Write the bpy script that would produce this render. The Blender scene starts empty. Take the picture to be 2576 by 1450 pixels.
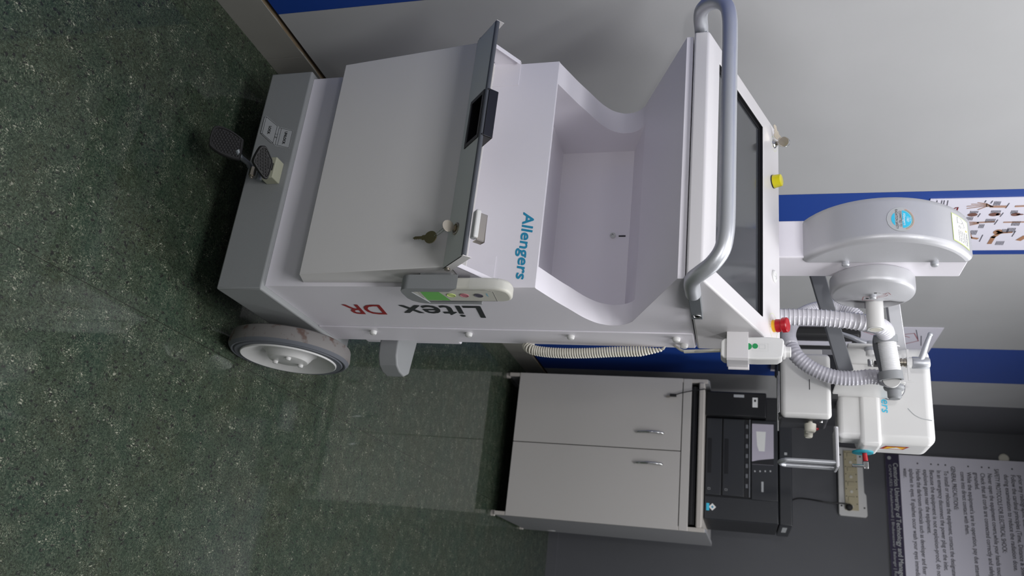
import bpy, bmesh, math, random
from mathutils import Vector, Matrix
random.seed(7)
sc = bpy.context.scene
COL = sc.collection
R = math.radians

# ------------------------------------------------------------------ camera
F_PX, CAM_H = 2052.0, 1.15
yaw, pitch, roll = R(22.2), R(-16.11), R(.352)
fwd = Vector((-math.sin(yaw)*math.cos(pitch), math.cos(yaw)*math.cos(pitch), math.sin(pitch)))
rgt = Vector((math.cos(yaw), math.sin(yaw), 0))
upv = rgt.cross(fwd)
r2 = rgt*math.cos(roll)+upv*math.sin(roll)
u2 = -rgt*math.sin(roll)+upv*math.cos(roll)
CAM = Vector((0, 0, CAM_H))
cd = bpy.data.cameras.new('camera'); cam = bpy.data.objects.new('camera', cd); COL.objects.link(cam)
cd.sensor_width = 36; cd.lens = 36*F_PX/2576; cd.clip_start = .02
# the camera is held on its side: picture right = world up, picture up = world left
cam.matrix_world = Matrix(((u2.x, -r2.x, -fwd.x, CAM.x), (u2.y, -r2.y, -fwd.y, CAM.y), (u2.z, -r2.z, -fwd.z, CAM.z), (0, 0, 0, 1)))
cd.dof.use_dof = True; cd.dof.focus_distance = 1.62; cd.dof.aperture_fstop = 6.5
sc.camera = cam

def at(px, py, **k):
    """point where the sight line of a picture position meets the plane x=, y= or z="""
    d = r2*((py-725)/F_PX)+u2*((px-1288)/F_PX)+fwd
    (n, v), = k.items()
    i = 'xyz'.index(n)
    return CAM+d*((v-CAM[i])/d[i])

# ------------------------------------------------------------------ view, world, lights
sc.view_settings.view_transform = 'Standard'; sc.view_settings.look = 'None'
sc.view_settings.exposure = 0.0; sc.view_settings.gamma = 1.0; sc.view_settings.use_curve_mapping = False
w = bpy.data.worlds.new('world'); sc.world = w; w.use_nodes = True
w.node_tree.nodes['Background'].inputs[0].default_value = (.9, .95, 1, 1)
w.node_tree.nodes['Background'].inputs[1].default_value = .03

def area(name, loc, target, sx, sy, power, col=(1, 1, 1), spread=180):
    l = bpy.data.lights.new(name, 'AREA'); l.shape = 'RECTANGLE'; l.size = sx; l.size_y = sy
    l.energy = power; l.color = col; l.spread = R(spread)
    o = bpy.data.objects.new(name, l); COL.objects.link(o); o.location = loc
    o.rotation_euler = (Vector(target)-Vector(loc)).to_track_quat('-Z', 'Y').to_euler()
    return o
FLASH = bpy.data.lights.new('camera_flash', 'SPOT'); FLASH.energy = 44; FLASH.spot_size = R(150); FLASH.spot_blend = 1.0
FLASH.shadow_soft_size = .03; FLASH.color = (1, .985, .98)
fo = bpy.data.objects.new('camera_flash', FLASH); COL.objects.link(fo); fo.location = (-.18, -.02, 1.30)
fo.rotation_euler = Vector((-.3, .8, .85)).to_track_quat('-Z', 'Y').to_euler()
for lx, ly, p in ((-.1, .1, 34), (-.55, 1.4, 5), (.05, 2.2, 22), (.95, 3.9, 21), (.3, -1.4, 7)):  # lamps by back and front walls are unseen, added to brighten notice and cover
    area('ceiling_lamp_light', (lx, ly, 2.655), (lx, ly, 0), 1.2, .6, p, (.97, .98, 1))

# ------------------------------------------------------------------ materials
def lin(c):
    return tuple(((v/255)/12.92 if v/255 <= .04045 else (((v/255)+.055)/1.055)**2.4) for v in c)+(1,)
def mat(name, rgb, rough=.5, metal=0, bump=0, bscale=200, coat=0, spec=.5, var=0, alpha=1, trans=0, flake=0):
    m = bpy.data.materials.new(name); m.use_nodes = True
    nt = m.node_tree; b = nt.nodes['Principled BSDF']
    c = lin(rgb)
    b.inputs['Base Color'].default_value = c; b.inputs['Roughness'].default_value = rough
    b.inputs['Metallic'].default_value = metal; b.inputs['Specular IOR Level'].default_value = spec
    b.inputs['Coat Weight'].default_value = coat; b.inputs['Coat Roughness'].default_value = .1
    b.inputs['Alpha'].default_value = alpha; b.inputs['Transmission Weight'].default_value = trans
    tc = nt.nodes.new('ShaderNodeTexCoord')
    if var or not bump:
        n = nt.nodes.new('ShaderNodeTexNoise'); n.inputs['Scale'].default_value = 6; n.inputs['Detail'].default_value = 4
        nt.links.new(tc.outputs['Object'], n.inputs['Vector'])
        mx = nt.nodes.new('ShaderNodeMix'); mx.data_type = 'RGBA'
        k = max(var, .02)
        mx.inputs[6].default_value = tuple(v*(1-k) for v in c[:3])+(1,)
        mx.inputs[7].default_value = tuple(min(1, v*(1+k)) for v in c[:3])+(1,)
        nt.links.new(n.outputs['Fac'], mx.inputs[0]); nt.links.new(mx.outputs[2], b.inputs['Base Color'])
    if flake:
        v = nt.nodes.new('ShaderNodeTexVoronoi'); v.inputs['Scale'].default_value = 900
        nt.links.new(tc.outputs['Object'], v.inputs['Vector'])
        mr = nt.nodes.new('ShaderNodeMapRange'); mr.inputs['From Min'].default_value = 0; mr.inputs['From Max'].default_value = 1
        mr.inputs['To Min'].default_value = rough-flake; mr.inputs['To Max'].default_value = rough+flake
        sp = nt.nodes.new('ShaderNodeSeparateColor'); nt.links.new(v.outputs['Color'], sp.inputs[0])
        nt.links.new(sp.outputs[0], mr.inputs['Value']); nt.links.new(mr.outputs[0], b.inputs['Roughness'])
    if bump:
        n = nt.nodes.new('ShaderNodeTexNoise'); n.inputs['Scale'].default_value = bscale; n.inputs['Detail'].default_value = 3
        nt.links.new(tc.outputs['Object'], n.inputs['Vector'])
        bp = nt.nodes.new('ShaderNodeBump'); bp.inputs['Strength'].default_value = bump; bp.inputs['Distance'].default_value = .0008
        nt.links.new(n.outputs['Fac'], bp.inputs['Height']); nt.links.new(bp.outputs[0], b.inputs['Normal'])
    return m
M = {}
M['white'] = mat('white_enamel', (232, 228, 235), .38, bump=.08, bscale=900)
M['console'] = mat('console_white', (208, 205, 207), .3, bump=.03, bscale=700)
M['bin'] = mat('bin_cream', (222, 219, 218), .45, bump=.1, bscale=900)
M['flapgrey'] = mat('flap_grey', (236, 238, 236), .5, bump=.1, bscale=900)
M['edgegrey'] = mat('edge_grey', (84, 87, 93), .4)
M['base'] = mat('base_grey', (140, 142, 143), .5, bump=.25, bscale=700)
M['silver'] = mat('silver_paint', (190, 192, 197), .38, metal=.6, bump=.15, bscale=1800, flake=.07)
M['silverpaint'] = mat('satin_silver', (186, 186, 190), .42, metal=.3, bump=.12, bscale=1800, flake=.07)
M['dkmetal'] = mat('bracket_grey', (112, 116, 120), .45, metal=.3)
M['armgrey'] = mat('arm_grey', (104, 106, 111), .4, metal=.2)
M['chrome'] = mat('chrome', (215, 215, 215), .12, metal=1)
M['nickel'] = mat('nickel', (178, 170, 158), .3, metal=1, bump=.04, bscale=700)
M['brass'] = mat('key_brass', (150, 140, 112), .34, metal=1, bump=.04, bscale=500)
M['rubber'] = mat('black_rubber', (34, 33, 34), .6, bump=.3, bscale=600)
M['black'] = mat('black_plastic', (22, 22, 25), .35)
M['pblack'] = mat('printer_black', (35, 36, 39), .45, bump=.2, bscale=900)
M['pgrey'] = mat('printer_panel', (40, 42, 46), .3)
M['pdark'] = mat('printer_dark', (18, 19, 22), .3)
M['glass'] = mat('screen_glass', (58, 60, 64), .12, spec=.9)
M['white2'] = mat('white_plastic', (214, 213, 212), .35, bump=.03, bscale=600)
M['cream'] = mat('cream_plastic', (214, 210, 198), .45)
M['cream2'] = mat('remote_cream', (205, 203, 193), .5, bump=.1, bscale=400)
M['hose'] = mat('hose_white', (222, 220, 228), .25, coat=.4)
M['sleeve'] = mat('sleeve_white', (226, 226, 228), .5)
M['hosegrey'] = mat('hose_grey', (190, 188, 198), .3, coat=.4)
M['rubgrey'] = mat('collar_grey', (138, 140, 143), .5)
M['holder'] = mat('holder_grey', (142, 144, 146), .5, bump=.2, bscale=900)
M['teal'] = mat('teal', (22, 140, 158), .4)
M['blueink'] = mat('blue_ink', (38, 140, 178), .4)
M['badgeblue'] = mat('badge_blue', (60, 190, 225), .4)
M['redink'] = mat('red_ink', (158, 32, 36), .4)
M['darkink'] = mat('dark_ink', (52, 54, 57), .45)
M['ink'] = mat('black_ink', (30, 30, 32), .5)
M['greyink'] = mat('grey_ink', (86, 84, 96), .6)
M['red'] = mat('red_plastic', (168, 16, 30), .3)
M['yellow'] = mat('yellow_plastic', (214, 202, 10), .25, coat=.3)
M['amber'] = mat('amber_plastic', (236, 178, 28), .4)
M['green'] = mat('green_sticker', (22, 140, 78), .45)
M['lgreen'] = mat('light_green', (118, 190, 100), .5)
M['lime'] = mat('lime_print', (205, 222, 140), .5)
M['paper'] = mat('paper_white', (230, 227, 240), .6, var=.03)
M['paper2'] = mat('glossy_label', (238, 238, 236), .35)
M['labelgrey'] = mat('label_grey', (178, 180, 182), .5)
M['purple'] = mat('banner_purple', (44, 36, 66), .6)
M['bone'] = mat('bone_print', (176, 138, 118), .7, var=.2)
M['boneb'] = mat('bone_brown', (168, 122, 92), .7, var=.25)
M['boned'] = mat('bone_dark', (120, 82, 72), .7, var=.3)
M['pink'] = mat('pink_print', (190, 120, 130), .7)
M['beige'] = mat('beige_block', (172, 172, 152), .5, bump=.2)
M['cab'] = mat('cabinet_laminate', (194, 190, 187), .4, bump=.05, bscale=500)
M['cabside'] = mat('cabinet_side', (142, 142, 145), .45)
M['cabedge'] = mat('cabinet_edge', (190, 184, 178), .5)
M['socket'] = mat('socket_module', (186, 176, 146), .4)
M['lilac'] = mat('display_lilac', (188, 182, 196), .2)
M['tyre'] = mat('tyre_grey', (96, 99, 106), .6, bump=.2)
M['orange'] = mat('orange', (226, 120, 60), .5)
M['blkframe'] = mat('frame_dark', (44, 44, 46), .35)
M['noticeink'] = mat('notice_ink', (52, 50, 62), .6)
M['casedark'] = mat('case_dark_grey', (58, 59, 62), .35)
M['viewer'] = mat('viewer_panel', (150, 149, 156), .4)

def tyre_tread():
    m = mat('tyre_tread', (112, 110, 110), .65)
    nt = m.node_tree; b = nt.nodes['Principled BSDF']; tc = nt.nodes['Texture Coordinate']
    n = nt.nodes.new('ShaderNodeTexNoise'); n.inputs['Scale'].default_value = 42; n.inputs['Detail'].default_value = 6
    nt.links.new(tc.outputs['Object'], n.inputs['Vector'])
    cr = nt.nodes.new('ShaderNodeValToRGB'); cr.color_ramp.elements[0].position = .55; cr.color_ramp.elements[1].position = .64
    nt.links.new(n.outputs['Fac'], cr.inputs[0])
    mx = nt.nodes.new('ShaderNodeMix'); mx.data_type = 'RGBA'
    mx.inputs[6].default_value = lin((114, 111, 110)); mx.inputs[7].default_value = lin((86, 68, 62))
    nt.links.new(cr.outputs[0], mx.inputs[0]); nt.links.new(mx.outputs[2], b.inputs['Base Color'])
    return m
M['tread'] = tyre_tread()

def floor_mat():
    m = bpy.data.materials.new('green_vinyl'); m.use_nodes = True; nt = m.node_tree; b = nt.nodes['Principled BSDF']
    N = nt.nodes.new; L = nt.links.new
    tc = N('ShaderNodeTexCoord')
    nz = N('ShaderNodeTexNoise'); nz.inputs['Scale'].default_value = 22; nz.inputs['Detail'].default_value = 3
    L(tc.outputs['Object'], nz.inputs['Vector'])
    sub = N('ShaderNodeVectorMath'); sub.operation = 'SUBTRACT'; sub.inputs[1].default_value = (.5, .5, .5); L(nz.outputs['Color'], sub.inputs[0])
    scl = N('ShaderNodeVectorMath'); scl.operation = 'SCALE'; scl.inputs['Scale'].default_value = .03; L(sub.outputs[0], scl.inputs[0])
    add = N('ShaderNodeVectorMath'); add.operation = 'ADD'; L(tc.outputs['Object'], add.inputs[0]); L(scl.outputs[0], add.inputs[1])
    def chips(scale, stretch, lo, dist, seed, soft=.1):
        mp = N('ShaderNodeMapping'); mp.inputs['Scale'].default_value = (scale*stretch[0], scale*stretch[1], scale)
        mp.inputs['Location'].default_value = (seed, seed*1.7, 0)
        L(add.outputs[0], mp.inputs['Vector'])
        v = N('ShaderNodeTexVoronoi'); v.voronoi_dimensions = '2D'; v.inputs['Scale'].default_value = 1
        L(mp.outputs[0], v.inputs['Vector'])
        s = N('ShaderNodeSeparateColor'); L(v.outputs['Color'], s.inputs[0])
        g = N('ShaderNodeMath'); g.operation = 'GREATER_THAN'; g.inputs[1].default_value = lo; L(s.outputs[0], g.inputs[0])
        r = N('ShaderNodeMapRange'); r.inputs['From Min'].default_value = dist+soft; r.inputs['From Max'].default_value = dist-soft
        L(v.outputs['Distance'], r.inputs['Value'])
        mu = N('ShaderNodeMath'); mu.operation = 'MULTIPLY'; L(g.outputs[0], mu.inputs[0]); L(r.outputs[0], mu.inputs[1])
        return mu.outputs[0]
    def mixc(fac, a, bcol):
        mx = N('ShaderNodeMix'); mx.data_type = 'RGBA'
        if isinstance(a, tuple): mx.inputs[6].default_value = a
        else: L(a, mx.inputs[6])
        mx.inputs[7].default_value = bcol
        L(fac, mx.inputs[0]); return mx.outputs[2]
    n1 = N('ShaderNodeTexNoise'); n1.inputs['Scale'].default_value = 7; n1.inputs['Detail'].default_value = 5; L(tc.outputs['Object'], n1.inputs['Vector'])
    n2 = N('ShaderNodeTexNoise'); n2.inputs['Scale'].default_value = 190; n2.inputs['Detail'].default_value = 5; L(add.outputs[0], n2.inputs['Vector'])
    rp = N('ShaderNodeMapRange'); rp.inputs['From Min'].default_value = .35; rp.inputs['From Max'].default_value = .65; L(n1.outputs['Fac'], rp.inputs['Value'])
    c = mixc(rp.outputs[0], lin((40, 56, 44)), lin((50, 57, 43)))
    r2_ = N('ShaderNodeMapRange'); r2_.inputs['From Min'].default_value = .46; r2_.inputs['From Max'].default_value = .66; L(n2.outputs['Fac'], r2_.inputs['Value'])
    c = mixc(r2_.outputs[0], c, lin((66, 78, 64)))
    # clusters where the pale flecks gather
    n3 = N('ShaderNodeTexNoise'); n3.inputs['Scale'].default_value = 26; n3.inputs['Detail'].default_value = 3; L(tc.outputs['Object'], n3.inputs['Vector'])
    cl_ = N('ShaderNodeMapRange'); cl_.inputs['From Min'].default_value = .47; cl_.inputs['From Max'].default_value = .62; L(n3.outputs['Fac'], cl_.inputs['Value'])
    def gate(x):
        m_ = N('ShaderNodeMath'); m_.operation = 'MULTIPLY'; L(x, m_.inputs[0]); L(cl_.outputs[0], m_.inputs[1]); return m_.outputs[0]
    c = mixc(chips(120, (1, .7), .90, .34, 3.1), c, lin((34, 35, 33)))
    c = mixc(chips(300, (1.5, .7), .78, .38, 9.2), c, lin((27, 31, 28)))
    c = mixc(chips(420, (.7, 1.4), .90, .34, 1.3), c, lin((84, 94, 77)))
    c = mixc(chips(560, (1.5, .7), .91, .34, 5.7), c, lin((94, 102, 88)))
    c = mixc(gate(chips(300, (.8, 1.3), .78, .32, 7.7)), c, lin((122, 126, 108)))
    c = mixc(gate(chips(480, (1.5, .6), .75, .34, 17.7)), c, lin((106, 111, 96)))
    c = mixc(gate(chips(150, (1.3, .7), .93, .24, 12.7)), c, lin((158, 158, 142)))
    # welded seams of the vinyl sheets
    sx = N('ShaderNodeSeparateXYZ'); L(tc.outputs['Object'], sx.inputs[0])
    for x0 in (-1.112, -.459, .34):
        d = N('ShaderNodeMath'); d.operation = 'SUBTRACT'; d.inputs[1].default_value = x0; L(sx.outputs[0], d.inputs[0])
        a_ = N('ShaderNodeMath'); a_.operation = 'ABSOLUTE'; L(d.outputs[0], a_.inputs[0])
        l_ = N('ShaderNodeMath'); l_.operation = 'LESS_THAN'; l_.inputs[1].default_value = .0007; L(a_.outputs[0], l_.inputs[0])
        c = mixc(l_.outputs[0], c, lin((30, 31, 24)))
    L(c, b.inputs['Base Color'])
    b.inputs['Roughness'].default_value = .55; b.inputs['Coat Weight'].default_value = .9; b.inputs['Coat Roughness'].default_value = .05
    b.inputs['Specular IOR Level'].default_value = .15
    bp = N('ShaderNodeBump'); bp.inputs['Strength'].default_value = .15; bp.inputs['Distance'].default_value = .0006
    L(n2.outputs['Fac'], bp.inputs['Height']); L(bp.outputs[0], b.inputs['Normal'])
    return m
M['floor'] = floor_mat()
M['wallwhite'] = mat('panel_grey_white', (180, 180, 181), .42, var=.05)
M['wallblue'] = mat('panel_blue', (26, 66, 150), .5, var=.05)
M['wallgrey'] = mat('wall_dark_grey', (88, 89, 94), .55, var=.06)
M['skirt'] = mat('skirting', (150, 148, 142), .5, var=.12)
M['skirttop'] = mat('skirting_grime', (120, 104, 82), .9, var=.3, bump=.6, bscale=60)
M['ceil'] = mat('ceiling_white', (205, 205, 203), .8)

# ------------------------------------------------------------------ mesh helpers
def T(v): return Vector(v)
def box(bm, x0, x1, y0, y1, z0, z1):
    vs = [bm.verts.new((x, y, z)) for x in (x0, x1) for y in (y0, y1) for z in (z0, z1)]
    for f in ((0, 1, 3, 2), (4, 6, 7, 5), (0, 4, 5, 1), (2, 3, 7, 6), (0, 2, 6, 4), (1, 5, 7, 3)):
        bm.faces.new([vs[i] for i in f])
def boxm(bm, mtx, sx, sy, sz):
    vs = [bm.verts.new(mtx @ Vector((x*sx/2, y*sy/2, z*sz/2))) for x in (-1, 1) for y in (-1, 1) for z in (-1, 1)]
    for f in ((0, 1, 3, 2), (4, 6, 7, 5), (0, 4, 5, 1), (2, 3, 7, 6), (0, 2, 6, 4), (1, 5, 7, 3)):
        bm.faces.new([vs[i] for i in f])
def prism(bm, pts, axis, a0, a1):
    """polygon in the two other axes (in x,y,z order), swept from a0 to a1 along axis"""
    def mk(p, a):
        if axis == 'x': return (a, p[0], p[1])
        if axis == 'y': return (p[0], a, p[1])
        return (p[0], p[1], a)
    A = [bm.verts.new(mk(p, a0)) for p in pts]; B = [bm.verts.new(mk(p, a1)) for p in pts]
    n = len(pts); bm.faces.new(A[::-1]); bm.faces.new(B)
    for i in range(n): bm.faces.new((A[i], A[(i+1) % n], B[(i+1) % n], B[i]))
def frame(d):
    d = Vector(d).normalized(); a = Vector((0, 0, 1)) if abs(d.z) < .9 else Vector((1, 0, 0))
    u = d.cross(a).normalized(); return u, d.cross(u)
def cyl(bm, p0, p1, r0, r1=None, seg=24, cap=True):
    r1 = r0 if r1 is None else r1; p0, p1 = T(p0), T(p1); u, v = frame(p1-p0)
    A = [bm.verts.new(p0+(u*math.cos(t)+v*math.sin(t))*r0) for t in (2*math.pi*i/seg for i in range(seg))]
    B = [bm.verts.new(p1+(u*math.cos(t)+v*math.sin(t))*r1) for t in (2*math.pi*i/seg for i in range(seg))]
    for i in range(seg): bm.faces.new((A[i], A[(i+1) % seg], B[(i+1) % seg], B[i]))
    if cap: bm.faces.new(A[::-1]); bm.faces.new(B)
def lathe(bm, o, axis, prof, seg=48, caps=True):
    """prof: list of (distance along axis, radius)"""
    o = T(o); ax = Vector(axis).normalized(); u, v = frame(ax); rings = []
    for h, r in prof:
        if r < 1e-6: rings.append([bm.verts.new(o+ax*h)])
        else: rings.append([bm.verts.new(o+ax*h+(u*math.cos(t)+v*math.sin(t))*r) for t in (2*math.pi*i/seg for i in range(seg))])
    for a, b in zip(rings, rings[1:]):
        for i in range(seg):
            j = (i+1) % seg
            if len(a) == 1 and len(b) == 1: continue
            if len(a) == 1: bm.faces.new((a[0], b[j], b[i]))
            elif len(b) == 1: bm.faces.new((a[i], a[j], b[0]))
            else: bm.faces.new((a[i], a[j], b[j], b[i]))
    for ring, rev in ((rings[0], True), (rings[-1], False)):
        if len(ring) > 1 and caps: bm.faces.new(ring[::-1] if rev else ring)
def smooth_path(pts, n=8):
    P = [T(p) for p in pts]; P = [P[0]*2-P[1]]+P+[P[-1]*2-P[-2]]; out = []
    for i in range(1, len(P)-2):
        for k in range(n):
            t = k/n; a, b, c, d = P[i-1:i+3]
            out.append(.5*((2*b)+(c-a)*t+(2*a-5*b+4*c-d)*t*t+(3*b-3*c+d-a)*t**3))
    out.append(P[-2]); return out
def tube(bm, path, rad, seg=16, cap=True):
    """rad: number or function of (index, length so far)"""
    rings = []; u = None; L = 0
    for i, p in enumerate(path):
        d = (path[min(i+1, len(path)-1)]-path[max(i-1, 0)]).normalized()
        if u is None: u, _ = frame(d)
        u = (u-d*u.dot(d)).normalized(); v = d.cross(u)
        if i: L += (p-path[i-1]).length
        r = rad(i, L) if callable(rad) else rad
        rings.append([bm.verts.new(p+(u*math.cos(t)+v*math.sin(t))*r) for t in (2*math.pi*k/seg for k in range(seg))])
    for a, b in zip(rings, rings[1:]):
        for k in range(seg): bm.faces.new((a[k], a[(k+1) % seg], b[(k+1) % seg], b[k]))
    if cap: bm.faces.new(rings[0][::-1]); bm.faces.new(rings[-1])
def resample(path, step):
    out = [path[0]]; acc = 0
    for a, b in zip(path, path[1:]):
        L = (b-a).length; s = step-acc
        while s <= L: out.append(a+(b-a)*(s/L)); s += step
        acc = (acc+L) % step if L >= step-acc else acc+L
    return out
def poly(bm, pts):
    bm.faces.new([bm.verts.new(p) for p in pts])
def stroke2(pts, wd):
    """flat ribbon outline (2D) along pts"""
    q = []
    for a, b in zip(pts, pts[1:]):
        a, b = Vector(a), Vector(b); d = (b-a).normalized(); n = Vector((-d.y, d.x))*wd/2; e = d*wd/2
        q.append([a-e+n, b+e+n, b+e-n, a-e-n])
    return q

def obj(name, bm, m, parent=None, bevel=0, seg=3, angle=30, smooth=True, kind=None, label=None):
    me = bpy.data.meshes.new(name)
    bmesh.ops.remove_doubles(bm, verts=bm.verts, dist=1e-6)
    bmesh.ops.recalc_face_normals(bm, faces=bm.faces); bm.to_mesh(me); bm.free()
    me.materials.append(M[m] if isinstance(m, str) else m)
    o = bpy.data.objects.new(name, me); COL.objects.link(o)
    finish(o, bevel, seg, angle, smooth)
    if parent: o.parent = parent; o.matrix_parent_inverse = Matrix.Translation(-WL(parent))
    if kind: o['kind'] = kind
    if label: o['label'] = label
    return o
def WL(o):
    v = Vector((0, 0, 0))
    v += o.location
    return v if not o.parent else v+WL(o.parent)+o.matrix_parent_inverse.translation
def finish(o, bevel, seg=3, angle=30, smooth=True):
    if bevel:
        b = o.modifiers.new('bevel', 'BEVEL'); b.width = bevel; b.segments = seg; b.limit_method = 'ANGLE'; b.angle_limit = R(35)
        b.harden_normals = False
    if smooth:
        for p in o.data.polygons: p.use_smooth = True
        o.data.set_sharp_from_angle(angle=R(angle))
        if bevel:
            wn = o.modifiers.new('wn', 'WEIGHTED_NORMAL'); wn.keep_sharp = True
def cut(o, bm):
    me = bpy.data.meshes.new('cut'); bmesh.ops.recalc_face_normals(bm, faces=bm.faces); bm.to_mesh(me); bm.free()
    c = bpy.data.objects.new('cut', me); COL.objects.link(c)
    mods = [(m.name, m.type) for m in o.modifiers]
    for m in list(o.modifiers): m.show_viewport = False
    b = o.modifiers.new('bool', 'BOOLEAN'); b.object = c; b.operation = 'DIFFERENCE'; b.solver = 'EXACT'
    dg = bpy.context.evaluated_depsgraph_get(); dg.update()
    nm = bpy.data.meshes.new_from_object(o.evaluated_get(dg)); o.modifiers.remove(b)
    for m in list(o.modifiers): m.show_viewport = True
    nm.name = o.data.name; o.data = nm
    bpy.data.objects.remove(c)
    for p in o.data.polygons: p.use_smooth = True
    o.data.set_sharp_from_angle(angle=R(30))
def empty(name, loc, label, cat, group=None):
    o = bpy.data.objects.new(name, None); COL.objects.link(o); o.location = loc; o.empty_display_size = .05
    o['label'] = label; o['category'] = cat
    if group: o['group'] = group
    return o
def tag(o, label, cat, group=None):
    o['label'] = label; o['category'] = cat
    if group: o['group'] = group
    return o
def relocate(root):
    pass
def text_polys(s, size, bold=0, shear=0, width=None, spacing=1):
    c = bpy.data.curves.new('t', 'FONT'); c.body = s; c.size = size; c.offset = bold; c.shear = shear; c.space_character = spacing
    c.resolution_u = 3
    o = bpy.data.objects.new('t', c); COL.objects.link(o)
    dg = bpy.context.evaluated_depsgraph_get(); dg.update()
    me = bpy.data.meshes.new_from_object(o.evaluated_get(dg))
    vs = [(v.co.x, v.co.y) for v in me.vertices]; fs = [tuple(p.vertices) for p in me.polygons]
    bpy.data.objects.remove(o); bpy.data.meshes.remove(me)
    if width and vs:
        k = width/max(v[0] for v in vs); vs = [(v[0]*k, v[1]) for v in vs]
    return vs, fs
def add_text(bm, s, size, org, xd, yd, fn=None, bold=0, **k):
    """letters as flat faces; bold thickens the strokes with slightly shifted copies"""
    vs, fs = text_polys(s, size, **k); org, xd, yd = T(org), T(xd), T(yd)
    nrm = xd.cross(yd).normalized()
    if fn: bold = 0
    for kk, (dx, dy) in enumerate(((0, 0),) if not bold else ((0, 0), (-bold, 0), (bold, 0), (0, bold), (0, -bold), (-.7*bold, .7*bold), (.7*bold, -.7*bold), (.7*bold, .7*bold), (-.7*bold, -.7*bold))):
        V = []
        for x, y in vs:
            p = org+xd*(x+dx)+yd*(y+dy)+nrm*(kk*.00003)
            V.append(bm.verts.new(fn(p) if fn else p))
        for f in fs:
            try: bm.faces.new([V[i] for i in f])
            except ValueError: pass

# ================================================================== THE ROOM
XW, YW = -1.194, 5.03
def struct(name, bm, m, **k): return obj(name, bm, m, kind='structure', **k)
bm = bmesh.new(); box(bm, -1.35, 3.2, -2.6, 5.2, -.1, 0); struct('floor', bm, 'floor', smooth=False)
bm = bmesh.new(); box(bm, -1.35, 3.2, -2.6, 5.2, 2.7, 2.8); struct('ceiling', bm, 'ceil', smooth=False)
# left wall: jointed panels, white and blue by turns
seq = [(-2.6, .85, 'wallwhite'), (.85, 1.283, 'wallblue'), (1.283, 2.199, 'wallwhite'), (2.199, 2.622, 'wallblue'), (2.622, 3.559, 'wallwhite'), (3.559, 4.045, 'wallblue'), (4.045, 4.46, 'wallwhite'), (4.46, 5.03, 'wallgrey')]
wl = None
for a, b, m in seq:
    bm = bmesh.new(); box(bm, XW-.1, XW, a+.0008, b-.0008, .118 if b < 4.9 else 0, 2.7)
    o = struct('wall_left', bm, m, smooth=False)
bm = bmesh.new(); box(bm, XW-.14, XW-.1, -2.6, 5.03, 0, 2.7); struct('wall_left_backing', bm, 'ink', smooth=False).name = 'wall_left'
for a, b in ((-2.6, .1), (.1, 1.429), (1.43, 3.1), (3.101, 4.46)):
    bm = bmesh.new(); box(bm, XW-.1, XW+.003, a, b-.0012, 0, .105); struct('baseboard_left', bm, 'skirt', smooth=False)
bm = bmesh.new()
y = -2.0
ys = [y+.03*i for i in range(216)]
top = [.105+random.uniform(.001, .007) for _ in ys]; outx = [XW+random.uniform(-.002, .003) for _ in ys]
for i in range(len(ys)-1):
    poly(bm, [(outx[i], ys[i], .1051), (outx[i+1], ys[i+1], .1051), (XW-.03, ys[i+1], top[i+1]), (XW-.03, ys[i], top[i])])
struct('trim_1', bm, 'skirttop')
bm = bmesh.new(); box(bm, XW, 3.2, YW, YW+.12, .0, 2.7); struct('wall_back', bm, 'wallgrey', smooth=False)
bm = bmesh.new(); box(bm, XW, 3.2, YW-.012, YW, 0, .06); struct('baseboard_back', bm, 'wallgrey', smooth=False)
bm = bmesh.new(); box(bm, 3.1, 3.2, -2.6, 5.03, 0, 2.7); struct('wall_right', bm, 'wallwhite', smooth=False)
bm = bmesh.new(); box(bm, -1.35, 3.2, -2.7, -2.6, 0, 2.7); struct('wall_front', bm, 'wallwhite', smooth=False)
def emis(name, col, st):
    m = bpy.data.materials.new(name); m.use_nodes = True; b = m.node_tree.nodes['Principled BSDF']
    b.inputs['Emission Color'].default_value = col; b.inputs['Emission Strength'].default_value = st
    b.inputs['Base Color'].default_value = (.8, .8, .8, 1); return m
M['lamp'] = emis('lamp_diffuser', (1, .98, .97, 1), 1.2)
for lx, ly, hx, hy, where in ((-.1, .1, .6, .3, 'straight above the viewpoint'), (-.55, 1.4, .6, .3, 'above the x-ray machine'), (.05, 2.2, .6, .3, 'in the middle of the room'), (.95, 3.9, .6, .3, 'added near the dark grey back wall to brighten the notice'), (.3, -1.4, .6, .3, 'added near the white front wall to light the column cover')):  # the last two fixtures are added only for their light
    r = empty('ceiling_lamp', (lx, ly, 2.7), 'rectangular white ceiling lamp '+where, 'lamp', 'ceiling lamps')
    bm = bmesh.new(); box(bm, lx-hx-.02, lx+hx+.02, ly-hy-.02, ly+hy+.02, 2.682, 2.7); obj('frame', bm, 'white2', r)
    bm = bmesh.new(); box(bm, lx-hx, lx+hx, ly-hy, ly+hy, 2.672, 2.682); obj('diffuser', bm, M['lamp'], r)

# ================================================================== THE X-RAY MACHINE
mx = empty('mobile_xray_machine', (-.7955, 1.5, 0), 'tall white mobile x-ray unit on grey rubber wheels with sloping screen, beside the striped wall', 'x-ray machine')
BX0, BX1 = -1.0605, -.534
# --- grey base
bm = bmesh.new()
prism(bm, [(1.3225, .111), (1.3225, .215), (1.72, .215), (1.72, .185), (1.60, .172), (1.565, .150), (1.545, .120), (1.53, .111)], 'x', BX0, BX1)
base = obj('chassis_base', bm, 'base', mx, bevel=.004)
bm = bmesh.new(); box(bm, -1.02, -.75, 1.60, 2.12, .13, .20); obj('rear_frame', bm, 'base', mx, bevel=.004)
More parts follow.
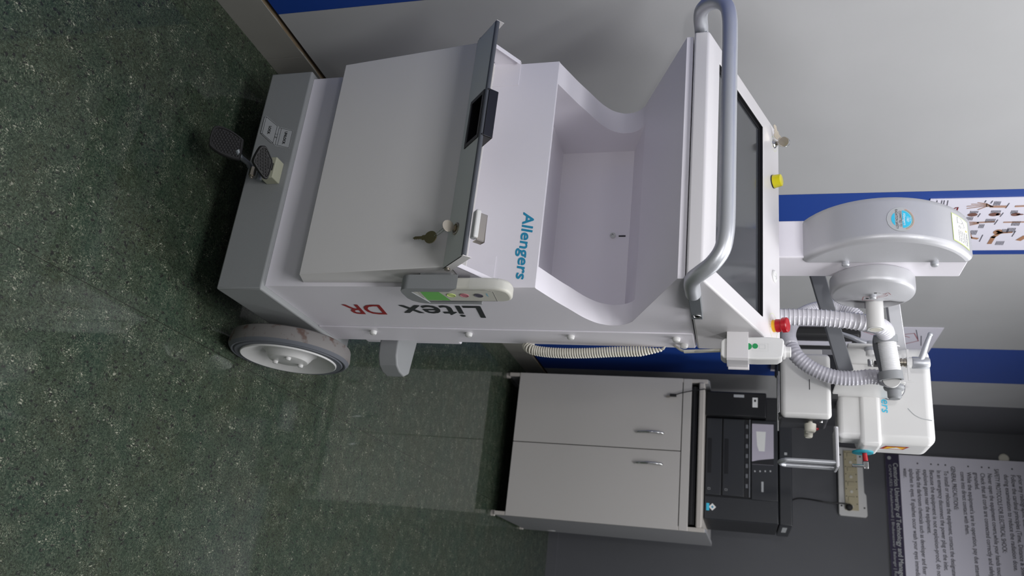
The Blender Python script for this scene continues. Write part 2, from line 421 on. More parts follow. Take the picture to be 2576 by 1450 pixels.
# sticker with the brake-pedal drawing
yS = 1.3219
def dec(bm, pts, y): poly(bm, [(x, y, z) for x, z in pts])
bm = bmesh.new()
dec(bm, [(-.9460, .1212), (-.9472, .1262), (-.9200, .1606), (-.9148, .1665), (-.9140, .1730), (-.9050, .2023), (-.8600, .2032), (-.8680, .1668), (-.8750, .1605), (-.8746, .1552), (-.9022, .1214)], yS)
st = obj('sticker', bm, 'labelgrey', base, smooth=False)
bm = bmesh.new()
for p in ([(-.9447, .1264), (-.919, .1601), (-.8758, .1596), (-.9015, .1266), (-.9447, .1264)], [(-.9447, .1264), (-.9447, .1219), (-.9025, .1223), (-.9015, .1266)], [(-.9025, .1223), (-.8756, .1556), (-.8758, .1596)],
          [(-.9123, .172), (-.9038, .2013), (-.8614, .202), (-.8694, .1722), (-.9123, .172)], [(-.9123, .172), (-.9138, .1659), (-.8707, .1665), (-.8694, .1722)],
          [(-.8985, .1600), (-.8965, .1662)], [(-.8915, .1598), (-.8895, .1664)], [(-.8900, .1598), (-.8880, .1664)]):
    for q in stroke2(p, .0007): poly(bm, [(v.x, yS-.0004, v.y) for v in q])
add_text(bm, 'LOCK', .0085, (-.9200, yS-.0004, .1398), (1, 0, 0), (0, 0, 1), width=.0205, bold=.0003)
add_text(bm, 'UNLOCK', .0085, (-.9030, yS-.0004, .1835), (1, 0, 0), (0, 0, 1), width=.0312, bold=.0003)
obj('sticker_print', bm, 'ink', base, smooth=False, label='LOCK and UNLOCK pedal drawing in black')
# --- brake pedals
bm = bmesh.new(); box(bm, -.8225, -.7735, 1.2935, 1.3225, .1690, .1995)
ped = obj('pedal_bracket', bm, 'beige', mx, bevel=.002)
def pedal(name, outline, nrm, parent):
    """rubber tread pad: outline points in space (lying in one plane), raised rim and round studs"""
    c = sum((T(p) for p in outline), Vector())/len(outline); nrm = T(nrm).normalized()
    pts = [T(p)-nrm*((T(p)-c).dot(nrm)) for p in outline]
    pts = [c+(p-c) for p in smooth_closed(pts)]
    bm = bmesh.new(); n = len(pts)
    def ring(k, h): return [bm.verts.new(c+(p-c)*k+nrm*h) for p in pts]
    rings = [ring(.96, -.007), ring(1.0, -.004), ring(1.0, .002), ring(.95, .0045), ring(.86, .0045), ring(.84, .002)]
    bm.faces.new(rings[0][::-1]); bm.faces.new(rings[-1])
    for a, b in zip(rings, rings[1:]):
        for i in range(n): bm.faces.new((a[i], a[(i+1) % n], b[(i+1) % n], b[i]))
    o = obj(name, bm, 'rubber', parent)
    bm = bmesh.new(); u = (pts[0]-c).normalized(); v = nrm.cross(u)
    inner = [((p-c).dot(u)*.8, (p-c).dot(v)*.8) for p in pts]
    def inside(x, y):
        r = False; j = len(inner)-1
        for i in range(len(inner)):
            if (inner[i][1] > y) != (inner[j][1] > y) and x < (inner[j][0]-inner[i][0])*(y-inner[i][1])/(inner[j][1]-inner[i][1])+inner[i][0]: r = not r
            j = i
        return r
    s = .0062
    for i in range(-9, 10):
        for j in range(-9, 10):
            x, y = (i+(j % 2)*.5)*s, j*s*.87
            if inside(x, y): p = c+u*x+v*y+nrm*.0018; lathe(bm, p, nrm, [(0, .0026), (.0017, .0024), (.0024, .0014)], 8)
    obj('stud', bm, 'rubber', o)['kind'] = 'stuff'
    return o
def smooth_closed(P, n=4):
    out = []; L = len(P)
    for i in range(L):
        a, b, c, d = P[(i-1) % L], P[i], P[(i+1) % L], P[(i+2) % L]
        for k in range(n):
            t = k/n; out.append(.5*((2*b)+(c-a)*t+(2*a-5*b+4*c-d)*t*t+(3*b-3*c+d-a)*t**3))
    return out
# lower pad reaches towards the viewer, upper pad stands over the bracket
def plane_pts(pix, P0, n):
    out = []
    for px, py in pix:
        d = r2*((py-725)/F_PX)+u2*((px-1288)/F_PX)+fwd
        out.append(CAM+d*((T(P0)-CAM).dot(T(n))/d.dot(T(n))))
    return out
def z6(x, y): return (500+x/7.25, 280+y/7.25)
n1 = (.02, -.82, .57)
P1 = plane_pts([z6(*p) for p in ((345, 270), (245, 330), (185, 560), (215, 660), (420, 800), (690, 890), (760, 860), (815, 580), (790, 500), (560, 340))], (-.80, 1.235, .118), n1)
pedal('brake_pedal', P1, n1, mx)
n2 = (.35, -.45, .82)
P2 = plane_pts([z6(*p) for p in ((1175, 628), (1100, 660), (985, 880), (1010, 980), (1130, 1160), (1210, 1240), (1270, 1190), (1340, 930), (1300, 800), (1235, 660))], (-.775, 1.262, .207), n2)
pedal('brake_pedal', P2, n2, mx)
bm = bmesh.new()
a0 = at(*z6(760, 830), y=1.255); a1 = at(*z6(900, 950), y=1.275); a2 = at(*z6(960, 1030), y=1.29)
tube(bm, smooth_path([a0-Vector((.01, .01, .004)), a0, a1, a2, (-.80, 1.30, .178)], 4), .0055, 10)
cyl(bm, (-.815, 1.285, .175), (-.762, 1.285, .175), .006)
obj('pedal_arm', bm, 'dkmetal', mx)
bm = bmesh.new(); q = at(*z6(970, 1150), y=1.275); cyl(bm, q+Vector((-.016, 0, 0)), q+Vector((.004, 0, 0)), .0068, seg=6); cyl(bm, q+Vector((.002, 0, 0)), q+Vector((.009, 0, 0)), .004)
obj('pedal_bolt', bm, 'nickel', mx, bevel=.0006)
bm = bmesh.new()
for z in (.186, .194): box(bm, -.806, -.790, 1.262, 1.296, z-.0015, z+.0015)
obj('pedal_clip', bm, 'black', mx)

# --- wheels
def wheel(X, side):
    yc, zc, Rr = 1.5985, .1378, .1378; s = side
    bm = bmesh.new(); w_ = .042
    lathe(bm, (X, yc, zc), (s, 0, 0), [(0, .108), (0, Rr*.83), (-.001, Rr*.93), (-.006, Rr*.975)], 72)
    # outer side wall ring plus tread
    bm.free(); bm = bmesh.new()
    lathe(bm, (X, yc, zc), (s, 0, 0), [(-.030, .02), (-w_, .02), (-w_, Rr*.90), (-w_+.005, Rr*.975), (-w_+.010, Rr*.99), (-.012, Rr*1.0), (-.007, Rr*.985)], 72, caps=False)
    wh = obj('wheel', bm, 'tread', mx)
    bm = bmesh.new()
    lathe(bm, (X, yc, zc), (s, 0, 0), [(-.0072, Rr*.986), (-.002, Rr*.955), (0, Rr*.94), (-.0006, Rr*.915), (-.003, Rr*.90), (.001, Rr*.88), (.001, .1095), (-.004, .1085)], 72, caps=False)
    obj('sidewall', bm, 'tyre', wh)
    bm = bmesh.new()
    lathe(bm, (X, yc, zc), (s, 0, 0), [(-.004, .1092), (.0035, .1092), (.0045, .1075), (.003, .104), (-.006, .085), (-.013, .068), (-.015, .062), (-.012, .056), (.000, .048), (.005, .044), (.006, .041), (.006, 0)], 72, caps=False)
    obj('rim', bm, 'white2', wh)
    for k in range(3):
        t = R(30+120*k); p = Vector((X+s*.0060, yc+.033*math.cos(t), zc+.033*math.sin(t)))
        bm = bmesh.new(); lathe(bm, p, (s, 0, 0), [(0, .0062), (.004, .0062), (.0062, .0045), (.0068, .0)], 16); obj('rim_bolt', bm, 'white2', wh)
    bm = bmesh.new(); cyl(bm, (X-s*.075, yc+.012, zc+.045), (X-s*w_, yc+.012, zc+.045), .0105)
    obj('axle', bm, 'nickel', wh)
wheel(-.4735, 1); wheel(-1.121, -1)
bm = bmesh.new(); lathe(bm, (-.78, 2.12, .045), (1, 0, 0), [(-.012, .02), (-.012, .040), (-.008, .045), (.008, .045), (.012, .040), (.012, .02)], 32)
cs = obj('caster', bm, 'rubber', mx)
bm = bmesh.new(); box(bm, -.798, -.794, 2.09, 2.14, .04, .13); box(bm, -.766, -.762, 2.09, 2.14, .04, .13); box(bm, -.798, -.762, 2.09, 2.14, .126, .131); obj('caster_fork', bm, 'dkmetal', cs)

# --- body shell with the open storage niche
curve = [(1.339, .778), (1.405, .8035), (1.440, .819), (1.480, .836), (1.503, .849), (1.520, .863), (1.530, .880), (1.532, .892), (1.529, .908), (1.520, .922), (1.508, .9325)]
curve = [(p.x, p.y) for p in smooth_path([(a, b, 0) for a, b in curve], 4)]
prof = [(1.334, .2152), (1.334, .7775)]+curve+[(1.29, 1.036), (1.29, 1.0485), (1.654, 1.0485), (1.654, .2152)]
bm = bmesh.new(); prism(bm, prof, 'x', -1.0465, -.5455)
body = obj('body', bm, 'white', mx, bevel=.0045, angle=22)
bm = bmesh.new(); prism(bm, [(1.3395, .7355), (1.607, .7355), (1.607, .901), (1.50, .9372), (1.40, .93), (1.3395, .83)], 'x', -.995, -.590)
cut(body, bm)
body.data.set_sharp_from_angle(angle=R(22))
bm = bmesh.new(); lathe(bm, (-.780, 1.607, .8655), (0, -1, 0), [(0, .006), (.006, .006), (.006, .0035), (.003, .003), (.003, 0)], 20)
bl = obj('niche_bolt', bm, 'chrome', mx)
bm = bmesh.new(); box(bm, -.7815, -.7785, 1.6055, 1.607, .878, .893); obj('niche_slot', bm, 'ink', mx)
# rear side strip
for x0, x1 in ((-1.0490, -1.0455), (-.5460, -.5425)):
    bm = bmesh.new(); box(bm, x0, x1, 1.568, 1.655, .2152, 1.0462); rs = obj('rear_side_strip', bm, 'white', mx, bevel=.0012)
for Y, Z in ((1.592, .341), (1.592, .568), (1.594, .794), (1.593, 1.012), (1.632, 1.025)):
    bm = bmesh.new(); lathe(bm, (-.5425, Y, Z), (1, 0, 0), [(0, .008), (.004, .0082), (.0075, .0065), (.0088, .003), (.009, 0)], 20); obj('screw_cap', bm, 'white2', mx)
# lettering on the front and side
bm = bmesh.new(); add_text(bm, 'Allengers', .0305, (-.700, 1.3336, .7395), (1, 0, 0), (0, 0, 1), width=.138, bold=.0007, shear=.16)
obj('lettering', bm, 'blueink', mx, smooth=False, label='blue Allengers lettering under the storage niche')
xs = -.5449
bm = bmesh.new(); add_text(bm, 'Litex', .095, (xs, 1.4325, .6480), (0, 0, -1), (0, 1, 0), width=.1840, bold=.0012, shear=.12)
obj('lettering', bm, 'darkink', mx, smooth=False, label='dark grey Litex lettering running down the side')
bm = bmesh.new(); add_text(bm, 'DR', .080, (xs, 1.4325, .4290), (0, 0, -1), (0, 1, 0), width=.090, bold=.0009, shear=.12)
obj('lettering', bm, 'redink', mx, smooth=False, label='red DR lettering running down the side')

# --- detector bin on the front
bm = bmesh.new()
vsb = {}
Yb = {0: 1.2945, 1: 1.256}
A = [(-1.0475, 1.334, .300), (-.5535, 1.334, .300), (-.5535, 1.2945, .3125), (-1.0475, 1.2945, .3125), (-1.0475, 1.334, .640), (-.5535, 1.334, .640), (-.5535, 1.256, .640), (-1.0475, 1.256, .640)]
V = [bm.verts.new(p) for p in A]
for f in ((0, 1, 2, 3), (4, 7, 6, 5), (0, 4, 5, 1), (3, 2, 6, 7), (0, 3, 7, 4), (1, 5, 6, 2)): bm.faces.new([V[i] for i in f])
bn = obj('detector_bin', bm, 'bin', mx, bevel=.004)
bm = bmesh.new(); prism(bm, [(1.268, .612), (1.262, .70), (1.331, .70), (1.331, .612)], 'x', -1.044, -.557); cut(bn, bm)
# flap leaning outward, hinged at the bin's upper edge
fl0, fl1 = Vector((0, 1.2565, .6245)), Vector((0, 1.2015, .6795))
dn = (fl1-fl0).normalized(); nn = Vector((0, -dn.z, dn.y)); nn = nn if nn.y < 0 else -nn   # outward normal
def fp(x, a, n): return Vector((x, 0, 0))+fl0+dn*a+nn*n
Lf = (fl1-fl0).length
bm = bmesh.new()
XL, XR = -1.0512, -.5500
def slab(bm, x0, x1, a0, a1, n0, n1):
    vs = [bm.verts.new(fp(x, a, n)) for x in (x0, x1) for a in (a0, a1) for n in (n0, n1)]
    for f in ((0, 1, 3, 2), (4, 6, 7, 5), (0, 4, 5, 1), (2, 3, 7, 6), (0, 2, 6, 4), (1, 5, 7, 3)): bm.faces.new([vs[i] for i in f])
slab(bm, XL, XR, 0, Lf-.004, -.0015, 0)
flap = obj('bin_flap', bm, 'flapgrey', mx)
bm = bmesh.new(); tube(bm, [fp(XL+.0014, Lf-.002, -.0035), fp(XR-.0014, Lf-.002, -.0035)], .0045, 16)
obj('flap_edge', bm, 'edgegrey', flap)
for xx in (XR-.0012, XL):
    bm = bmesh.new(); slab(bm, xx, xx+.0012, 0, Lf+.002, -.016, 0); obj('flap_flange', bm, 'bin', flap)
for xx in (XR, XL):
    bm = bmesh.new(); cyl(bm, fp(xx-.004, .006, -.006), fp(xx+.004, .006, -.006), .0055); obj('hinge_pin', bm, 'nickel', flap, bevel=.001)
# recessed black handle
hx0, hx1 = -.895, -.790
bm = bmesh.new()
bx = bmesh.new(); slab(bx, hx0+.006, hx1-.006, .022, Lf-.012, -.1, .05); cut(flap, bx)
for q in ((hx0, hx0+.008, .016, Lf-.006), (hx1-.008, hx1, .016, Lf-.006), (hx0+.008, hx1-.008, .016, .023), (hx0+.008, hx1-.008, Lf-.013, Lf-.006)): slab(bm, q[0], q[1], q[2], q[3], -.002, .0015)
slab(bm, hx0+.002, hx1-.002, .018, Lf+.004, -.024, -.0215)
slab(bm, hx0+.002, hx0+.005, .018, Lf+.004, -.0235, -.0015); slab(bm, hx1-.005, hx1-.002, .018, Lf+.004, -.0235, -.0015)
slab(bm, hx0+.002, hx1-.002, .018, .021, -.0235, -.0015); slab(bm, hx0+.002, hx1-.002, Lf+.001, Lf+.0045, -.0235, -.0045)
obj('flap_handle', bm, 'black', flap, bevel=.0008)
# lock with plate
lc = fp(-.617, .034, 0)
bm = bmesh.new(); lathe(bm, lc, nn, [(0, .0118), (.0018, .0118), (.0026, .0105), (.0022, .0085), (.0006, .0082), (.0006, 0)], 32)
obj('lock', bm, 'nickel', flap)
bm = bmesh.new(); lathe(bm, lc+nn*.0007, nn, [(0, .0062), (.0018, .0062), (.002, .0)], 20); obj('lock_plug', bm, 'brass', flap)
bm = bmesh.new(); slab(bm, -.640, -.586, Lf-.004, Lf+.012, -.020, -.010); obj('latch_block', bm, 'white2', flap, bevel=.003)
bm = bmesh.new(); slab(bm, -.636, -.583, Lf+.006, Lf+.0085, -.034, -.018); slab(bm, -.585, -.583, Lf-.006, Lf+.0085, -.034, -.018); obj('latch_plate', bm, 'nickel', flap, bevel=.0008)
# fixed cheeks beside the flap with tabs screwed to the body
for xo, xi, nm in ((-1.0495, -.994, 0), (-.5522, -.608, 1)):
    bm = bmesh.new(); t = .0012 if nm else -.0015
    prism(bm, [(1.3335, .600), (1.3335, .6965), (1.327, .6965), (1.252, .650), (1.254, .6405), (1.327, .6405), (1.327, .600)], 'x', xo, xo-t)
    box(bm, min(xo, xi), max(xo, xi), 1.3325, 1.3338, .634, .6965)
    sg = 1 if nm == 0 else -1
    lp = [bm.verts.new(v) for v in ((xo, 1.327, .6965), (xo+sg*.009, 1.327, .6965), (xo+sg*.009, 1.252, .650), (xo, 1.252, .650), (xo, 1.327, .6950), (xo+sg*.009, 1.327, .6950), (xo+sg*.009, 1.252, .6485), (xo, 1.252, .6485))]
    for f in ((0, 1, 2, 3), (4, 7, 6, 5), (0, 4, 5, 1), (1, 5, 6, 2), (2, 6, 7, 3), (3, 7, 4, 0)): bm.faces.new([lp[i] for i in f])
    obj('bin_cheek', bm, 'white', mx, bevel=.0005)

# --- remote holder on the right of the bin
hX0, hX1, hY0, hY1 = -.5445, -.5190, 1.272, 1.345
hX1 = -.5168
bm = bmesh.new(); prism(bm, [(hY0-.0005, .556), (hY0+.001, .549), (hY0+.005, .542), (hY0+.012, .537), (hY0+.022, .535), (hY1-.024, .536), (hY1-.012, .541), (hY1-.003, .551), (hY1+.002, .563), (hY1+.0035, .576), (hY1+.0035, .676), (hY0-.0005, .676)], 'x', hX0, hX1)
hd = obj('remote_holder', bm, 'holder', mx, bevel=.003, seg=4)
bm = bmesh.new(); prism(bm, [(hY0+.004, .5475), (hY1, .5475), (hY1, .70), (hY0+.004, .70)], 'x', hX0+.0008, hX1-.0022); cut(hd, bm)
bm = bmesh.new(); prism(bm, [(hY0+.018, .556), (hY1-.0015, .574), (hY1-.0015, .70), (hY0+.016, .70), (hY0+.016, .565)], 'x', hX1-.004, hX1+.01); cut(hd, bm)
bm = bmesh.new(); prism(bm, [(hY0-.01, .662), (hY0+.017, .628), (hY0+.017, .70), (hY0-.01, .70)], 'x', hX0-.01, hX1+.01); cut(hd, bm)
bm = bmesh.new(); box(bm, -.5535, hX0+.0005, 1.285, 1.325, .57, .63); obj('holder_spacer', bm, 'holder', mx)

# --- handle
HP = [(-.524, 1.304, 1.062), (-.524, 1.285, 1.062), (-.524, 1.262, 1.062), (-.5245, 1.240, 1.066), (-.5275, 1.222, 1.079), (-.537, 1.208, 1.097), (-.556, 1.2, 1.111), (-.582, 1.1965, 1.1165), (-.620, 1.196, 1.118), (-.70, 1.196, 1.118), (-.7955, 1.196, 1.118)]
HP = HP+[(-1.591-p[0], p[1], p[2]) for p in HP[-2::-1]]
bm = bmesh.new(); tube(bm, smooth_path(HP, 6), .0132, 28)
hn = obj('push_handle', bm, 'silver', mx, angle=60)
for s_, X in ((1, -.541), (-1, -1.05)):
    bm = bmesh.new(); x1 = X+s_*.0135
    prism(bm, [(1.290, 1.0515), (1.290, 1.0725), (1.440, 1.0715), (1.440, 1.0515)], 'x', min(X, x1), max(X, x1))
    br = obj('handle_bracket', bm, 'dkmetal', hn, bevel=.001)
    for yb in (1.319, 1.424):
        bm = bmesh.new(); lathe(bm, (x1, yb, 1.062), (s_, 0, 0), [(0, .0082), (.0012, .0080), (.0012, .0055), (-.0006, .0045), (-.0006, 0)], 24); obj('handle_screw', bm, 'chrome', hn)
bm = bmesh.new(); lathe(bm, (-.998, 1.1885, 1.1195+.010), (0, -.75, .66), [(0, .0016), (.0004, .0014), (.0004, 0)], 3); 
bm.free()

# --- console
SLP = lambda y: 1.078+.368*(y-1.281)
bm = bmesh.new(); prism(bm, [(1.281, 1.0505), (1.281, 1.0780), (1.653, 1.2150), (1.653, 1.0505)], 'x', -1.0505, -.5405)
con = obj('console', bm, 'console', mx, bevel=.0065, seg=4)
sdir = Vector((0, 1, .368)).normalized(); snor = Vector((0, -.368, 1)).normalized()
def sl(x, y, h=0): p = Vector((x, y, SLP(y)))+snor*h; return p
def sl_slab(bm, x0, x1, y0, y1, h0, h1):
    vs = [bm.verts.new(sl(x, y, h)) for x in (x0, x1) for y in (y0, y1) for h in (h0, h1)]
    for f in ((0, 1, 3, 2), (4, 6, 7, 5), (0, 4, 5, 1), (2, 3, 7, 6), (0, 2, 6, 4), (1, 5, 7, 3)): bm.faces.new([vs[i] for i in f])
sx0, sx1, sy0, sy1 = -1.011, -.579, 1.333, 1.557
bm = bmesh.new(); sl_slab(bm, sx0, sx1, sy0, sy1, -.0085, .03); cut(con, bm)
bm = bmesh.new(); d = .0083
for q in ((sx0+.0002, sx0+.002, sy0, sy1, -d, -.0004), (sx0, sx1, sy1-.002, sy1-.0002, -d, -.0004)): sl_slab(bm, *q)
for q in ((sx0+.002, sx0+.009, sy0, sy1, -d, -.0055), (sx0, sx1, sy1-.009, sy1-.002, -d, -.0055), (sx1-.006, sx1-.0002, sy0, sy1, -d, -.0068), (sx0, sx1, sy0+.0002, sy0+.008, -d, -.0068)): sl_slab(bm, *q)
scn = obj('touchscreen', bm, 'black', mx)
bm = bmesh.new(); sl_slab(bm, sx0+.008, sx1-.005, sy0+.007, sy1-.008, -d, -.0072); obj('screen_glass', bm, 'glass', scn, smooth=False)
# seam shadow between body and console
# controls along the console's back edge
def knob(nm, x, y, prof, m, par=mx, seg=40): 
    bm = bmesh.new(); lathe(bm, sl(x, y), snor, prof, seg); return obj(nm, bm, m, par)
bm = bmesh.new(); lathe(bm, sl(-.579, 1.609), snor, [(0, .0215), (.0006, .0215), (.0006, .0203), (.0003, .0203)], 48); 
bm.free()
def ringd(bm, x, y, r0, r1, h, seg=48):
    for i in range(seg):
        a, b = 2*math.pi*i/seg, 2*math.pi*(i+1)/seg
        q = [(r0, a), (r1, a), (r1, b), (r0, b)]
        poly(bm, [sl(x, y, h)+Vector((1, 0, 0))*r*math.cos(t)+sdir*r*math.sin(t) for r, t in q])
es = knob('emergency_stop', -.5785, 1.611, [(0, .0125), (.007, .0122)], 'amber')
bm = bmesh.new(); lathe(bm, sl(-.5785, 1.611, .007), snor, [(0, .0135), (.010, .0125), (.0125, .0150), (.021, .0150), (.0228, .0135), (.0232, .009), (.0215, .0)], 48); obj('stop_button', bm, 'red', es)
bm = bmesh.new(); ringd(bm, -.5785, 1.611, .0256, .0262, .0003)
obj('printed_ring', bm, 'lime', es, smooth=False)
bm = bmesh.new()
for k, ch in enumerate('STOP'):
    t = R(245+k*16); p = sl(-.5785, 1.611, .0004)+Vector((1, 0, 0))*.0215*math.cos(t)+sdir*.0215*math.sin(t)
    tx = (Vector((1, 0, 0))*-math.sin(t)+sdir*math.cos(t)); add_text(bm, ch, .005, p-tx*.0018, tx, -(Vector((1, 0, 0))*math.cos(t)+sdir*math.sin(t)))
obj('printed_word', bm, 'redink', es, smooth=False)
yl = knob('signal_lamp', -.909, 1.614, [(0, .0150), (.0025, .0150)], 'black')
bm = bmesh.new(); lathe(bm, sl(-.909, 1.614, .0025), snor, [(0, .0145), (.007, .0140), (.012, .0135), (.016, .0128), (.0172, .010), (.0174, 0)], 40); obj('lamp_lens', bm, 'yellow', yl)
ks = knob('key_switch', -1.008, 1.622, [(0, .0105), (.002, .0100), (.004, .0075), (.006, .0072), (.006, 0)], 'chrome')
bm = bmesh.new(); ringd(bm, -1.008, 1.622, .0165, .0171, .0003); obj('printed_ring', bm, 'lime', ks, smooth=False)
sk = knob('round_port', -.689, 1.617, [(0, .0135), (.0025, .0132), (.0042, .0112), (.0042, .0068), (.0030, .0066), (.0030, 0)], 'white2')
bm = bmesh.new(); sl_slab(bm, -.6898, -.6882, 1.612, 1.622, .003, .0032); obj('port_slot', bm, 'labelgrey', sk)

# --- column with silver cover and drum
CX0, CX1 = -.838, -.751
bm = bmesh.new(); box(bm, CX0, CX1, 1.66, 1.762, .25, 1.579); colm = obj('column', bm, 'white', mx, bevel=.003)
zc_, Rc, Yc = 1.4215, .1781, 1.740
arc = lambda z: Yc-math.sqrt(max(Rc**2-(z-zc_)**2, 1e-6))
zz = [1.2600+(1.583-1.2600)*i/28 for i in range(29)]
bm = bmesh.new(); prism(bm, [(1.682, 1.2600)]+[(min(arc(z), 1.664), z) for z in zz]+[(1.682, 1.583)], 'x', -.842, -.7445)
cv = obj('column_cover', bm, 'silverpaint', mx, bevel=.013, seg=6, angle=40)
for Z in (1.346, 1.514):
    bm = bmesh.new(); lathe(bm, (-.7445, 1.672, Z), (1, 0, 0), [(0, .0075), (.006, .0078), (.0085, .006), (.009, .003), (.009, 0)], 24); obj('cover_screw', bm, 'silver', cv)
def onarc(eps): return lambda p: Vector((p.x, arc(p.z)-eps, p.z))
def arcpoly(bm, pts, eps, n=12):
    """fill a 2D outline (x,z) wrapped on the cover: split into bands by z"""
    z0, z1 = min(p[1] for p in pts), max(p[1] for p in pts); f = onarc(eps)
    def span(z):
        xs = []
        for i in range(len(pts)):
            a, b = pts[i], pts[(i+1) % len(pts)]
            if (a[1] <= z < b[1]) or (b[1] <= z < a[1]): xs.append(a[0]+(b[0]-a[0])*(z-a[1])/(b[1]-a[1]))
        return (min(xs), max(xs)) if len(xs) > 1 else None
    zs = [z0+1e-5+(z1-z0-2e-5)*i/n for i in range(n+1)]
    sp = [span(z) for z in zs]
    for i in range(n):
        if sp[i] and sp[i+1]:
            a, b = sp[i], sp[i+1]; poly(bm, [f(Vector((x, 0, z))) for x, z in ((a[0], zs[i]), (a[1], zs[i]), (b[1], zs[i+1]), (b[0], zs[i+1]))])
bc = (-.7880, 1.4375); br_ = .0262
circ = lambda r, a0=0, a1=360, n=48, c=bc: [(c[0]+r*math.cos(R(a0+(a1-a0)*i/n)), c[1]+r*math.sin(R(a0+(a1-a0)*i/n))) for i in range(n+1)]
bm = bmesh.new(); arcpoly(bm, circ(br_)[:-1], .0009, 24); bdg = obj('badge', bm, 'labelgrey', cv, label='round blue and white badge, Committed to radiation safety')
bm = bmesh.new(); up_ = [p for p in circ(.0195)[:-1]]
clip = lambda pts, lo, hi: [(x, min(max(z, lo), hi)) for x, z in pts]
arcpoly(bm, [(bc[0]-.0178, bc[1]+.0022)]+[p for p in circ(.0195, 173, 7)][0:]+[(bc[0]+.0178, bc[1]+.0022)], .0012, 14)
arcpoly(bm, [p for p in circ(.0178, 218, 322)], .0012, 10)
obj('badge_print', bm, 'badgeblue', bdg, smooth=False)
for rr, mm in ((.0232, 'orange'), (.0212, 'green')):
    bm = bmesh.new(); f = onarc(.0013)
    for i in range(22):
        a, b = R(20+140*i/22), R(20+140*(i+1)/22)
        poly(bm, [f(Vector((bc[0]+r*math.cos(t), 0, bc[1]+r*math.sin(t)))) for r, t in ((rr, a), (rr+.0006, a), (rr+.0006, b), (rr, b))])
    obj('badge_arc', bm, mm, bdg, smooth=False)
bm = bmesh.new()
add_text(bm, 'COMMITTED TO', .0062, (bc[0]-.0175, 0, bc[1]-.0034), (1, 0, 0), (0, 0, 1), fn=onarc(.0016), width=.034)
add_text(bm, 'RADIATION SAFETY', .0066, (bc[0]-.0215, 0, bc[1]-.0100), (1, 0, 0), (0, 0, 1), fn=onarc(.0016), width=.043)
obj('badge_words', bm, 'ink', bdg, smooth=False)
bm = bmesh.new()
add_text(bm, 'Allengers', .0068, (bc[0]-.0132, 0, bc[1]+.0040), (1, 0, 0), (0, 0, 1), fn=onarc(.0016), width=.0265, bold=.00015)
add_text(bm, '1987', .0062, (bc[0]-.006, 0, bc[1]+.0100), (1, 0, 0), (0, 0, 1), fn=onarc(.0016), width=.012)
add_text(bm, 'Since', .0035, (bc[0]-.004, 0, bc[1]+.0155), (1, 0, 0), (0, 0, 1), fn=onarc(.0016), width=.008)
obj('badge_words', bm, 'paper2', bdg, smooth=False)
wl0 = [(-.8225, 1.5370), (-.7620, 1.5370), (-.7575, 1.5740), (-.8200, 1.5740)]
bm = bmesh.new(); arcpoly(bm, wl0, .0009, 8); wlb = obj('warning_label', bm, 'lime', cv, smooth=False, label='white warning label with lime border near the column top')
bm = bmesh.new(); arcpoly(bm, [(-.8205, 1.5381), (-.7638, 1.5381), (-.7596, 1.5729), (-.8185, 1.5729)], .0013, 8); obj('label_face', bm, 'paper2', wlb, smooth=False)
bm = bmesh.new()
add_text(bm, 'WARNING', .0052, (-.791, 0, 1.5672), (1, 0, 0), (0, 0, 1), fn=onarc(.0017), width=.027, bold=.0001)
for k, s_ in enumerate(('THE EQUIPMENT', 'SHOULD ONLY BE', 'MOVED WITH THE ARM', 'IN PARKING POSITION')):
    add_text(bm, s_, .0032, (-.7900, 0, 1.5622-.0042*k), (1, 0, 0), (0, 0, 1), fn=onarc(.0017), width=.0245)
f = onarc(.0017)
for p in ([(-.817, 1.5495), (-.817, 1.558), (-.811, 1.5615), (-.806, 1.5580), (-.806, 1.5495)], [(-.811, 1.5615), (-.802, 1.5650), (-.7985, 1.5600)], [(-.818, 1.5490), (-.803, 1.5490)], [(-.7995, 1.556), (-.7955, 1.556), (-.7955, 1.552), (-.7995, 1.552), (-.7995, 1.556)]):
    for q in stroke2(p, .0005): poly(bm, [f(Vector((v.x, 0, v.y))) for v in q])
obj('label_print', bm, 'ink', wlb, smooth=False)
bm = bmesh.new(); poly(bm, [f(Vector((x, 0, z))) for x, z in ((-.7985, 1.5672), (-.7935, 1.5672), (-.796, 1.5716))]); obj('warning_triangle', bm, 'yellow', wlb, smooth=False)
# drum
DC = Vector((0, 1.780, 1.4101)); DR_ = .0862; DXf = -.7135
bm = bmesh.new(); lathe(bm, (-.752, DC.y, DC.z), (1, 0, 0), [(0, .03), (0, DR_*.97), (.003, DR_), (.027, DR_), (.033, DR_*.985), (.0368, DR_*.955), (.0385, DR_*.915), (.0385, 0)], 96)
dr = obj('brake_drum', bm, 'silverpaint', mx, angle=50)
bm = bmesh.new()
A_ = [-64+128*i/24 for i in range(25)]
bm = bmesh.new(); prism(bm, [(DC.y+.0780*math.cos(R(a)), DC.z+.0780*math.sin(R(a))) for a in A_]+[(DC.y+.034, DC.z+.058), (DC.y+.027, DC.z+.040), (DC.y+.032, DC.z+.015), (DC.y+.032, DC.z-.015), (DC.y+.027, DC.z-.040), (DC.y+.034, DC.z-.058)], 'x', -.742, -.70); cut(dr, bm)
ge = at(2203, 830, y=1.831)
bm = bmesh.new(); cyl(bm, (-.7425, 1.831, ge.z), ge, .0182, seg=40)
gr = obj('drum_grip', bm, 'white2', mx, bevel=.002)
bm = bmesh.new(); lathe(bm, ge, (1, 0, 0), [(0, .0115), (.0004, .0113), (.0004, 0)], 24); obj('grip_end', bm, 'cream', gr)
bm = bmesh.new(); lathe(bm, (DXf, 1.779, 1.4110), (1, 0, 0), [(0, .0068), (.006, .0070), (.0085, .0055), (.0088, 0)], 24); obj('drum_screw', bm, 'silver', dr)
bm = bmesh.new(); xd = DXf+.0004
